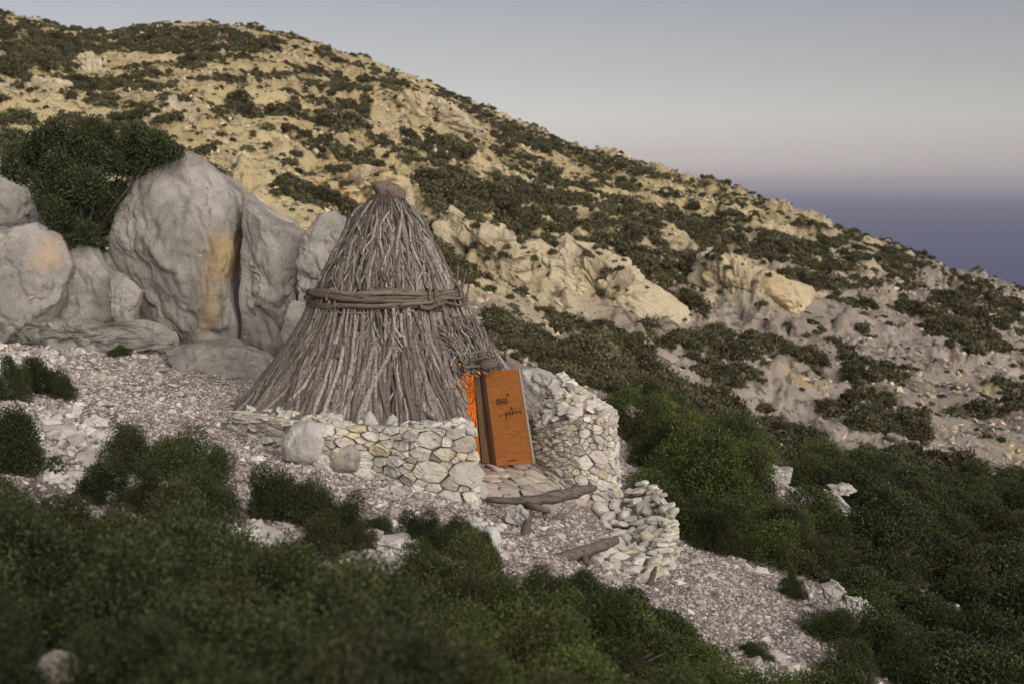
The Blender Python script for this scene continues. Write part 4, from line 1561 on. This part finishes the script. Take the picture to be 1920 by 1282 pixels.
plank([at(889, 700, 23.72), at(899, 699, 23.75), at(915, 868, 23.62), at(904, 868, 23.60)], 0.10, 'door_jamb', 'frame', hut)
DTL, DTR, DBR, DBL = at(908, 697, 23.70), at(971, 691, 23.35), at(999, 869, 23.20), at(930, 873, 23.55)
door = plank([DTL.lerp(DTR, 0.0), DTR, DTR.lerp(DBR, 0.415), DTL.lerp(DBL, 0.415)], 0.03, 'door', 'door', hut)
door['label'] = 'orange plank door standing open with black lettering'
dn = (DTR - DTL).cross(DBL - DTL).normalized()
if dn.y > 0:
    dn = -dn


def dp(x, y, o=0.0):          # door coordinates 0..1 from the top left
    return DTL.lerp(DTR, x).lerp(DBL.lerp(DBR, x), y) + dn * o


plank([dp(0, 0.419, 0.001), dp(1, 0.419, 0.001), dp(1, 1, 0.001), dp(0, 1, 0.001)], 0.03, 'board', 'door', door)
plank([dp(1.005, 0.0, 0.008), dp(1.045, 0.0, 0.008), dp(1.045, 1.0, 0.008), dp(1.005, 1.0, 0.008)], 0.05, 'edge_strip', 'edge', door)
plank([dp(-0.10, 0.01, 0.012), dp(0.02, 0.01, 0.012), dp(0.03, 1.0, 0.012), dp(-0.07, 1.0, 0.012)], 0.05, 'hinge_stile', 'frame', door)
plank([dp(-0.27, 0.03, -0.03), dp(-0.14, 0.02, -0.03), dp(-0.10, 1.0, -0.03), dp(-0.20, 1.0, -0.03)], 0.05, 'hinge_stile', 'frame', door)
STROKES = [((.26, .30), (.27, .36)), ((.26, .30), (.34, .31)), ((.33, .30), (.34, .355)), ((.38, .30), (.39, .35)), ((.39, .33), (.45, .33)), ((.45, .29), (.46, .35)), ((.49, .35), (.52, .30)),
           ((.52, .30), (.57, .295)), ((.52, .32), (.57, .325)), ((.52, .35), (.58, .34)), ((.56, .26), (.62, .25)), ((.62, .25), (.61, .27)),
           ((.64, .385), (.66, .42)), ((.28, .475), (.38, .465)),
           ((.46, .45), (.47, .52)), ((.46, .45), (.52, .455)), ((.52, .455), (.47, .48)), ((.56, .43), (.57, .475)), ((.60, .44), (.64, .47)), ((.64, .47), (.68, .43)), ((.68, .43), (.69, .47)), ((.73, .44), (.78, .435)), ((.78, .435), (.77, .465)), ((.82, .45), (.90, .44)), ((.88, .43), (.90, .465)),
           ((.34, .955), (.44, .95)), ((.44, .945), (.56, .95))]
parts = []
for (x0, y0), (x1, y1) in STROKES:
    a, b_ = dp(x0, y0, 0.004), dp(x1, y1, 0.004)
    d = (b_ - a).normalized()
    s = dn.cross(d).normalized() * 0.009
    a, b_ = a - d * 0.006, b_ + d * 0.006
    V = [a - s, a + s, b_ + s * 0.8, b_ - s * 0.8]
    V += [p - dn * 0.0025 for p in V]
    parts.append((V, [(0, 1, 2, 3), (7, 6, 5, 4), (0, 4, 5, 1), (1, 5, 6, 2), (2, 6, 7, 3), (3, 7, 4, 0)]))
obj('painted_lettering', py_mesh('painted_lettering', *merge(parts), M['ink'], False), door)

# the fire burning inside (the photograph shows the lit interior)
fl = bpy.data.lights.new('hearth_fire', 'POINT')
fl.energy = 95
fl.color = (1.0, 0.36, 0.06)
fl.shadow_soft_size = 0.2
fo = bpy.data.objects.new('hearth_fire', fl)
COL.objects.link(fo)
fo.location = (AX.x + 1.15, AX.y + 0.75, 0.9)
fo.parent = hut
fo.matrix_parent_inverse = Matrix.Translation(-hut.location)

# ------------------------------------------------------------------ logs
def log(pts, rads, label, stubs=(), name='log'):
    P = [at(*p) for p in pts]
    n = 16
    L = []
    for i in range(n):
        q = i / (n - 1) * (len(P) - 1)
        k = min(int(q), len(P) - 2)
        L.append(P[k].lerp(P[k + 1], q - k))
    L = [L[0]] + [(L[i - 1] + L[i] * 2 + L[i + 1]) / 4 for i in range(1, n - 1)] + [L[-1]]
    rd = [float(np.interp(i / (n - 1), np.linspace(0, 1, len(rads)), rads)) * (1 + 0.12 * math.sin(i * 1.9)) for i in range(n)]
    parts = [tube(L, rd, 10, True, len(label), 0.09)]
    base = L[n // 2]
    o = obj(name, None)
    bpy.data.objects.remove(o)
    V, Fc = merge(parts)
    o = obj(name, py_mesh(name, [v - base for v in V], Fc, M['log']), loc=base)
    tag(o, label, 'log')
    for (a, b_, r) in stubs:
        A, B = at(*a), at(*b_)
        V, Fc = tube([A - base, (A + B) / 2 - base, B - base], [r, r * 0.85, r * 0.6], 7, True, 3, 0.12)
        s = obj('branch_stub', py_mesh('branch_stub', V, Fc, M['log']))
        s.parent = o
    return o


log([(912, 936, 20.9), (985, 940, 20.7), (1040, 931, 20.8), (1085, 920, 21.0), (1116, 914, 21.3)], [0.04, 0.085, 0.115, 0.10, 0.05], 'upper forked grey log laid as a step below the doorway',
    stubs=[((985, 945, 20.55), (1030, 958, 20.2), 0.07), ((1020, 955, 20.4), (1022, 972, 20.2), 0.05)])
log([(985, 1058, 18.75), (1035, 1050, 18.7), (1090, 1036, 18.9), (1140, 1018, 19.2), (1156, 1012, 19.4)], [0.04, 0.085, 0.105, 0.09, 0.06], 'lower grey log with a stub lying across the gravel path',
    stubs=[((1095, 1042, 18.8), (1102, 1060, 18.7), 0.06)])
log([(994, 960, 20.1), (985, 1000, 19.6), (960, 1030, 19.0), (950, 1070, 18.6)], [0.05, 0.07, 0.09, 0.07], 'bent grey log edging the path between upper and lower steps')
log([(1230, 1062, 19.6), (1224, 1080, 19.35), (1214, 1106, 19.0), (1204, 1130, 18.7)], [0.02, 0.042, 0.055, 0.05], 'short leaning grey stake at the foot of the terrace wall')

# ------------------------------------------------------------------ shrubs
def leaf_cloud(C, Rl, n, leaf, seed, zmin=0.0, aspect=2.2, upb=0.25, shell=0.35):
    """C: lump centres, Rl: lump radii -> quads"""
    g = np.random.default_rng(seed)
    C, Rl = np.asarray(C, float), np.asarray(Rl, float)
    wgt = Rl ** 2 / (Rl ** 2).sum()
    k = g.choice(len(C), n, p=wgt)
    d = g.normal(size=(n, 3))
    d[:, 2] += upb
    d /= np.linalg.norm(d, axis=1, keepdims=True)
    rad = Rl[k] * (1 - shell * g.random(n) ** 1.5) * (1 + 0.18 * g.normal(size=n))
    P = C[k] + d * rad[:, None]
    P = P[P[:, 2] > zmin]
    d = d[:len(P)] if False else d[np.nonzero((C[k] + d * rad[:, None])[:, 2] > zmin)[0]]
    n = len(P)
    ax = d * 0.9 + g.normal(size=(n, 3)) * 0.65 + np.array([0, 0, 0.35])
    ax /= np.linalg.norm(ax, axis=1, keepdims=True)
    sd_ = np.cross(ax, g.normal(size=(n, 3)))
    sd_ /= np.linalg.norm(sd_, axis=1, keepdims=True) + 1e-9
    L = leaf * g.uniform(0.6, 1.4, n)
    W_ = L / aspect
    a = P - ax * L[:, None] * 0.5
    b_ = P + ax * L[:, None] * 0.5
    s = sd_ * W_[:, None] * 0.5
    V = np.stack([a, P - s, b_, P + s], 1).reshape(-1, 3)
    Fq = np.arange(n * 4).reshape(n, 4)
    return V, Fq


def bush_lumps(seed, nl, flat=0.6):
    g = np.random.default_rng(seed)
    C, Rr = [], []
    for k in range(nl):
        a = g.uniform(0, 6.28)
        e = g.uniform(0.05, 1.0)
        rad = math.sqrt(max(0, 1 - e * e)) * 0.78 * g.uniform(0.6, 1.05)
        C.append((rad * math.cos(a), rad * math.sin(a), flat * e * g.uniform(0.7, 1.15)))
        Rr.append(g.uniform(0.15, 0.40))
    C.append((0, 0, flat * 0.4))
    Rr.append(0.5)
    return C, Rr


def bush_set(name, mat, nvar, nleaf, leaf, flat, nl, seed):
    out = []
    for k in range(nvar):
        C, Rr = bush_lumps(seed + k, nl, flat)
        V, Fq = leaf_cloud(C, Rr, nleaf, leaf, seed + k + 50, 0.0)
        out.append(np_mesh(name, V, Fq, M[mat], False))
    return out


def stems_mesh(seed):
    r_ = random.Random(seed)
    parts = []
    for k in range(7):
        a = r_.uniform(0, 6.28)
        l = r_.uniform(0.5, 0.85)
        parts.append(tube([(0, 0, -0.15), (0.25 * l * math.cos(a), 0.25 * l * math.sin(a), 0.15), (l * math.cos(a + .3), l * math.sin(a + .3), 0.45 * r_.uniform(.7, 1.2))], [0.03, 0.022, 0.008], 5))
    return py_mesh('stems', *merge(parts), M['bark_dark'])


STEMS = [stems_mesh(k) for k in range(3)]
BD = bush_set('foliage', 'leaf_dark', 7, 25000, 0.042, 0.9, 16, 500)
BG = bush_set('foliage', 'leaf_green', 7, 20000, 0.046, 0.9, 15, 600)
BM = bush_set('foliage', 'leaf_dark', 5, 14000, 0.058, 0.85, 16, 650)
BO = bush_set('foliage', 'leaf_olive', 5, 2600, 0.13, 0.62, 16, 700)


def shrub(p, rad, hgt, meshes, label, group, cat='shrub', name='shrub'):
    root = empty(name, p, label, cat, group)
    fo_ = bpy.data.objects.new('foliage', random.choice(meshes))
    st_ = bpy.data.objects.new('stems', random.choice(STEMS))
    for o in (fo_, st_):
        COL.objects.link(o)
        o.parent = root
    root.scale = (rad * random.uniform(0.92, 1.1), rad * random.uniform(0.92, 1.1), hgt)
    root.rotation_euler = (random.gauss(0, .06), random.gauss(0, .06), random.uniform(0, 6.28))
    return root


def px_shrub(u, vb, wpx, hpx, meshes, label, group=None, **kw):
    p = hit(u, vb)
    sc = p.y * 1.02 / F
    return shrub(p - Vector((0, 0, 0.06)), wpx * sc * 0.52, hpx * sc * 1.0, meshes, label, group, **kw)


def fill(poly, holes, spacing, ymin, ymax, x0, x1, n, rmin, rmax, hk, meshes, zones, cap, cat='shrub', name='shrub'):
    g = np.random.default_rng(n)
    x = g.uniform(x0, x1, n)
    y = g.uniform(ymin, ymax, n)
    z = ground(x, y)
    u, v = project(np.stack([x, y, z], -1))
    k = in_poly(u, v, poly)
    for h in holes:
        k &= ~in_poly(u, v, h)
    acc = []
    for i in np.nonzero(k)[0]:
        if all((x[i] - a) ** 2 + (y[i] - b_) ** 2 > spacing ** 2 for a, b_ in acc):
            acc.append((x[i], y[i]))
            r = random.uniform(rmin, rmax)
            ms, label, group = next((z_[1], z_[2], z_[3]) for z_ in zones if z_[0](u[i], v[i]))
            shrub(Vector((x[i], y[i], z[i] - 0.06)), r, r * hk * random.uniform(0.6, 1.35), ms, label, group, cat, name)
            if len(acc) >= cap:
                break
    return len(acc)


GA = 'dark shrubs along the upper edge of the foreground thicket'
for args, lab in (
        ((35, 885, 170, 110), 'dark round bush beside the white rubble patch'),
        ((-40, 880, 150, 110), 'dark bush cut off by the edge behind the round bush'),
        ((22, 750, 80, 80), 'small dark bush above the gravel at the far edge'),
        ((78, 738, 95, 65), 'low dark bush at the foot of the grey boulder'),
        ((118, 748, 70, 42), 'lowest of the little dark bushes above the rubble'),
        ((225, 668, 60, 22), 'flat dark tuft on the gravel below the boulders'),
        ((335, 672, 36, 24), 'tiny dark tuft beside the rock foot'),
        ((52, 630, 40, 34), 'dark tuft growing against the grey boulder'),
        ((95, 560, 36, 36), 'brownish tuft in the cleft of the grey boulder'),
        ((300, 610, 60, 24), 'brown tuft at the foot of the tallest boulder'),
        ((1487, 1120, 58, 56), 'small dark bush alone on the scree edge'),
        ((1405, 1050, 70, 50), 'small rounded bush at the thicket edge by the terrace'),
        ((1412, 1232, 80, 34), 'flat dark bush low on the scree'),
):
    px_shrub(*args, BD, lab)
for args in ((250, 880, 140, 84), (325, 900, 160, 100), (395, 915, 110, 76)):
    px_shrub(*args, BD, 'dark shrub of the uppermost clump against the gravel slope', 'uppermost shrub clump beside the gravel')
for args in ((200, 955, 140, 84), (295, 970, 150, 88), (385, 975, 150, 90), ):
    px_shrub(*args, BD, 'dark shrub in the second row below the gravel slope', 'second row of shrubs below the gravel')
for args in ((510, 975, 140, 100), (580, 990, 130, 95), (645, 1015, 130, 90), (600, 1040, 140, 80), (670, 1040, 90, 66),):
    px_shrub(*args, BD, 'dark green shrub in the clump below the ring wall', 'shrub clump below the ring wall')
for args in ((705, 1005, 80, 44), (790, 1020, 110, 66), (845, 1045, 120, 76), (905, 1060, 84, 66), (880, 1005, 50, 32)):
    px_shrub(*args, BD, 'low dark shrub edging the path near the white rubble', 'low shrubs edging the path')
for args in ((850, 1140, 200, 124), (785, 1110, 130, 90), (925, 1120, 120, 104), (880, 1180, 180, 110)):
    px_shrub(*args, BG, 'bushy bright green shrub beside the bent log', 'bushy shrubs beside the bent log')
for args in ((1010, 1140, 130, 78), (1080, 1160, 160, 90), (1165, 1190, 160, 90), (1235, 1215, 130, 80), (1120, 1215, 150, 80)):
    px_shrub(*args, BD, 'dark shrub in the row below the lower log', 'shrub row below the lower log')
for args in ((1555, 1200, 130, 66), (1640, 1235, 180, 100), (1705, 1285, 160, 100), (1600, 1280, 130, 80)):
    px_shrub(*args, BD, 'dark shrub in the clump at the outer foot of the scree', 'shrub clump at the outer foot of the scree')
for args in ((1475, 1065, 150, 110), (1545, 1095, 120, 86), (1340, 1035, 110, 76), (1300, 1005, 90, 70)):
    px_shrub(*args, BD, 'shrub on the thicket margin along the scree', 'thicket margin shrubs along the scree')

FG = [(-150, 980), (100, 1010), (200, 1060), (330, 1060), (430, 1105), (520, 1130), (640, 1180), (770, 1200), (850, 1200), (980, 1180), (1100, 1230), (1270, 1250), (1360, 1330), (1550, 1330), (1560, 1500), (1200, 1700), (-150, 1700)]
fill(FG, [[(-40, 1240), (140, 1240), (240, 1230), (240, 1400), (140, 1450), (-40, 1400)]], 0.55, 5.0, 17, -7, 6, 9000, 0.48, 0.78, 0.82, BD,
     [(lambda u, v: u < 330, BD, 'blurred dark shrub of the near thicket around the corner rocks', 'near thicket around the corner rocks'),
      (lambda u, v: v < 1130, BD, 'dark shrub at the far rim of the near thicket', 'far rim of the near thicket'),
      (lambda u, v: u < 800, BD, 'blurred green shrub in the middle of the near thicket', 'middle of the near thicket'),
      (lambda u, v: True, BG, 'blurred yellowish green shrub of the near thicket under the log path', 'near thicket under the log path')], 130)
RT_POLY = [(1150, 795), (1180, 850), (1280, 1000), (1340, 1020), (1420, 1060), (1540, 1095), (1660, 1160), (1780, 1250), (1800, 1330), (2250, 1500), (2250, 960), (1920, 930), (1700, 900), (1500, 880), (1350, 850), (1250, 795)]
fill(RT_POLY, [[(1390, 870), (1500, 870), (1510, 985), (1395, 975)], [(1475, 910), (1545, 930), (1640, 960), (1660, 1030), (1570, 1025), (1480, 985)], [(1315, 900), (1385, 900), (1390, 970), (1320, 970)]],
     0.95, 14, 52, 1.5, 26, 9000, 0.75, 1.35, 0.85, BG,
     [(lambda u, v: u < 1330 and v < 960, BG, 'bright green bush crowding against the stone bastion', 'bright green bushes against the bastion'),
      (lambda u, v: u < 1560 and v < 930, BG, 'green bush of the thicket behind the pale slabs', 'thicket bushes behind the pale slabs'),
      (lambda u, v: u < 1560, BG, 'green bush of the thicket between scree and pale slabs', 'thicket bushes between scree and slabs'),
      (lambda u, v: v < 1000, BM, 'dark bush of the gully thicket beyond the lowest slab', 'gully thicket beyond the lowest slab'),
      (lambda u, v: v > 1230, BM, 'dark bush at the bottom corner of the gully thicket', 'bottom corner of the gully thicket'),
      (lambda u, v: u < 1750, BM, 'dark bush in the gully thicket downhill of the lowest slab', 'gully thicket downhill of the lowest slab'),
      (lambda u, v: v < 1090, BM, 'dark bush on the outer rim of the gully thicket', 'outer rim of the gully thicket'),
      (lambda u, v: True, BM, 'dark bush low on the outer side of the gully thicket', 'low outer side of the gully thicket')], 260, 'bush', 'bush')

# dead branching twig in the thicket
p0 = at(1505, 1030, 27.0)
root = empty('bare_branch', p0, 'bare grey branching twig showing through the thicket', 'dead branch')
for e, r in (((1460, 992), 0.03), ((1475, 978), 0.03), ((1498, 975), 0.025), ((1525, 990), 0.03), ((1540, 985), 0.02)):
    q = at(e[0], e[1], 26.4 + random.uniform(-.3, .3))
    V, Fc = tube([p0, p0.lerp(q, 0.45) + Vector((0.05, 0, 0.1)), q], [0.045, r, 0.012], 5)
    obj('twig', py_mesh('twig', V, Fc, M['edge']), root)

# juniper above the boulders
jc = [(60, 300, 48), (115, 282, 55), (178, 276, 55), (245, 272, 58), (298, 284, 42), (150, 335, 62), (118, 395, 50), (160, 418, 46), (196, 370, 48), (85, 350, 48), (170, 450, 28), (228, 312, 48), (130, 440, 34), (275, 300, 40), (40, 320, 34)]
base = at(165, 470, 30.2)
tree = empty('juniper_tree', base, 'dark spreading juniper tree growing over the grey boulders', 'tree')
C, Rr = [], []
for u, v, r in jc:
    for k in range(7):
        an, ra = random.uniform(0, 6.28), random.uniform(0.1, 0.85) * r
        C.append(at(u + ra * math.cos(an), v + ra * math.sin(an) * 0.8, 30.0 + random.uniform(-0.7, 0.9)))
        Rr.append(random.uniform(0.30, 0.55) * r * 30.6 / F)
C, Rr = np.array([c_[:] for c_ in C]), np.array(Rr)
V, Fq = leaf_cloud(C, Rr, 140000, 0.085, 900, -50, 3.0, 0.3, 0.6)
obj('crown', np_mesh('crown', V, Fq, M['leaf_tree'], False), tree)
parts = []
for c_ in C[::4]:
    c_ = Vector(c_)
    parts.append(tube([base, base.lerp(c_, 0.35) + Vector((0, 0, .12)), base.lerp(c_, 0.7) + Vector((0.1, 0, .05)), c_], [0.07, 0.04, 0.025, 0.01], 6))
obj('trunk', py_mesh('trunk', *merge(parts), M['bark_dark']), tree)

# bushes over the far hill
g = np.random.default_rng(1234)
n = 420000
a = g.uniform(-0.46, 0.5, n)
yy = np.sqrt(g.uniform(44 ** 2, 235 ** 2, n))
xx = a * yy
rid = np.interp(a, AG, ridge_y)
k = yy < rid * 1.02
xx, yy = xx[k], yy[k]
zz = ground(xx, yy)
den = veg_density(xx, yy, zz)
k = g.random(len(xx)) < den * np.clip(60 / yy, 0.5, 1.0) * 0.48
xx, yy, zz, den = xx[k], yy[k], zz[k], den[k]
size = np.exp(g.normal(math.log(0.40), 0.42, len(xx))) * (0.55 + 0.65 * den) * np.where(yy > 0.88 * np.interp(xx / yy, AG, ridge_y), 0.72, 1.0)
size = np.minimum(size, np.where(yy > 0.8 * np.interp(xx / yy, AG, ridge_y), 0.75, 1.5))
order = np.argsort(-(size / yy))
near_i = list(order[:300])
rest = order[300:]
ZL = [(lambda u, v: v > 740 and u < 1300, 'olive scrub bush low in the gully just behind the bright thicket', 'scrub low in the gully behind the bright thicket'),
      (lambda u, v: v > 740 and u < 1500, 'olive scrub bush on the gully floor between bright thicket and pale scree', 'scrub on the gully floor'),
      (lambda u, v: v > 740 and u < 1720, 'olive scrub bush at the foot of the pale seaward slope', 'scrub at the foot of the seaward slope'),
      (lambda u, v: v > 740, 'olive scrub bush in the darkest outer end of the gully', 'scrub in the outer end of the gully'),
      (lambda u, v: u < 1060 and v > 600, 'olive scrub bush on the slope right behind the open door', 'scrub on the slope behind the door'),
      (lambda u, v: u > 1400, 'dark scrub bush dotted over the pale slope toward the sea', 'scrub bushes on the slope toward the sea'),
      (lambda u, v: u > 860 and v > 540, 'dark scrub bush in the belt below the rock crags', 'scrub bushes below the rock crags'),
      (lambda u, v: u > 760, 'dark scrub bush on the slope above the rock crags', 'scrub bushes above the rock crags'),
      (lambda u, v: True, 'dark scrub bush on the yellowish slope above the boulders', 'scrub bushes above the boulders')]
for i in near_i:
    o = bpy.data.objects.new('scrub_bush', random.choice(BO))
    COL.objects.link(o)
    o.location = (xx[i], yy[i], zz[i] - 0.1)
    s = size[i]
    o.scale = (s * random.uniform(0.9, 1.3), s * random.uniform(0.9, 1.2), s * random.uniform(0.7, 1.1))
    o.rotation_euler = (0, 0, random.uniform(0, 6.28))
    u, v = project(np.array([xx[i], yy[i], zz[i]]))
    for fn, lab, grp in ZL:
        if fn(u, v):
            tag(o, lab, 'bush', grp)
            break
tcol = bpy.data.collections.new('scrub_kinds')
for k in range(6):
    C, Rr = bush_lumps(800 + k, 9, 0.55)
    v_, f_ = leaf_cloud(C, Rr, 420, 0.24, 850 + k, 0.0, 1.7)
    tcol.objects.link(bpy.data.objects.new('scrub_kind', np_mesh('scrub_kind', v_, f_, M['leaf_olive'], False)))
q = np.asarray(rest)
tuft = []
for V_ in CRAGS:                       # tufts rooted in the crags
    kk = g.random(len(V_)) < 70 / len(V_)
    tuft.append(V_[kk])
tuft = np.concatenate(tuft)
pts_ = np.concatenate([np.stack([xx[q], yy[q], zz[q] - 0.06], -1), tuft])
siz_ = np.concatenate([size[q], g.uniform(0.12, 0.5, len(tuft))])
me = bpy.data.meshes.new('hillside_scrub')
me.vertices.add(len(pts_))
me.vertices.foreach_set('co', pts_.astype(np.float32).ravel())
for nm, val in (('size', siz_), ('turn', g.uniform(0, 6.28, len(pts_)))):
    at_ = me.attributes.new(nm, 'FLOAT', 'POINT')
    at_.data.foreach_set('value', val.astype(np.float32))
so = tag(obj('hillside_scrub', me), 'dark olive scrub scattered over the whole far hillside', kind='stuff')
ng = bpy.data.node_groups.new('scatter_scrub', 'GeometryNodeTree')
ng.interface.new_socket('Geometry', in_out='INPUT', socket_type='NodeSocketGeometry')
ng.interface.new_socket('Geometry', in_out='OUTPUT', socket_type='NodeSocketGeometry')
gi, go = ng.nodes.new('NodeGroupInput'), ng.nodes.new('NodeGroupOutput')
ip = ng.nodes.new('GeometryNodeInstanceOnPoints')
ci = ng.nodes.new('GeometryNodeCollectionInfo')
ci.inputs['Collection'].default_value = tcol
ci.inputs['Separate Children'].default_value = True
ci.inputs['Reset Children'].default_value = True
ip.inputs['Pick Instance'].default_value = True
na1, na2 = ng.nodes.new('GeometryNodeInputNamedAttribute'), ng.nodes.new('GeometryNodeInputNamedAttribute')
na1.data_type = na2.data_type = 'FLOAT'
na1.inputs['Name'].default_value = 'size'
na2.inputs['Name'].default_value = 'turn'
cx_ = ng.nodes.new('ShaderNodeCombineXYZ')
lk = ng.links.new
lk(gi.outputs[0], ip.inputs['Points'])
lk(ci.outputs[0], ip.inputs['Instance'])
lk(na2.outputs['Attribute'], cx_.inputs['Z'])
lk(cx_.outputs[0], ip.inputs['Rotation'])
lk(na1.outputs['Attribute'], ip.inputs['Scale'])
lk(ip.outputs[0], go.inputs[0])
so.modifiers.new('scatter', 'NODES').node_group = ng
# broken limestone on the far slope
n = 150000
a = g.uniform(-0.46, 0.5, n)
y2 = np.sqrt(g.uniform(46 ** 2, 200 ** 2, n))
x2 = a * y2
k = (y2 < np.interp(a, AG, ridge_y)) & (fbm(np.stack([x2, y2, y2 * 0], -1) * 0.12, 3, 500) > -0.1)
x2, y2 = x2[k][:62000], y2[k][:62000]
P = np.stack([x2, y2, ground(x2, y2)], -1)
sz = np.minimum(np.exp(g.normal(math.log(0.085), 0.6, len(P))), 0.38)
tag(obj('hillside_stones', scatter_mesh('hillside_stones', P, sz, M['hill_stone'], GT, g)), 'broken pale limestone strewn over the far hillside', kind='stuff')
print('hill bushes', len(xx))

# ------------------------------------------------------------------ sea haze
bm = bmesh.new()
bmesh.ops.create_cube(bm, size=1)
hz = bpy.data.meshes.new('haze')
bm.to_mesh(hz)
bm.free()
m, t, b = new_mat('haze_air')
t.nodes.remove(b)
vol = nd(t, 'ShaderNodeVolumePrincipled')
vol.inputs['Density'].default_value = 0.00006
vol.inputs['Color'].default_value = (0.66, 0.66, 0.80, 1)
t.links.new(vol.outputs[0], t.nodes['Material Output'].inputs['Volume'])
hz.materials.append(m)
ho = obj('haze', hz)
ho.scale = (520000, 540000, 232)
ho.location = (0, 200000, -171 + 116)
tag(ho, 'thin lavender haze over sea and slope', kind='stuff')
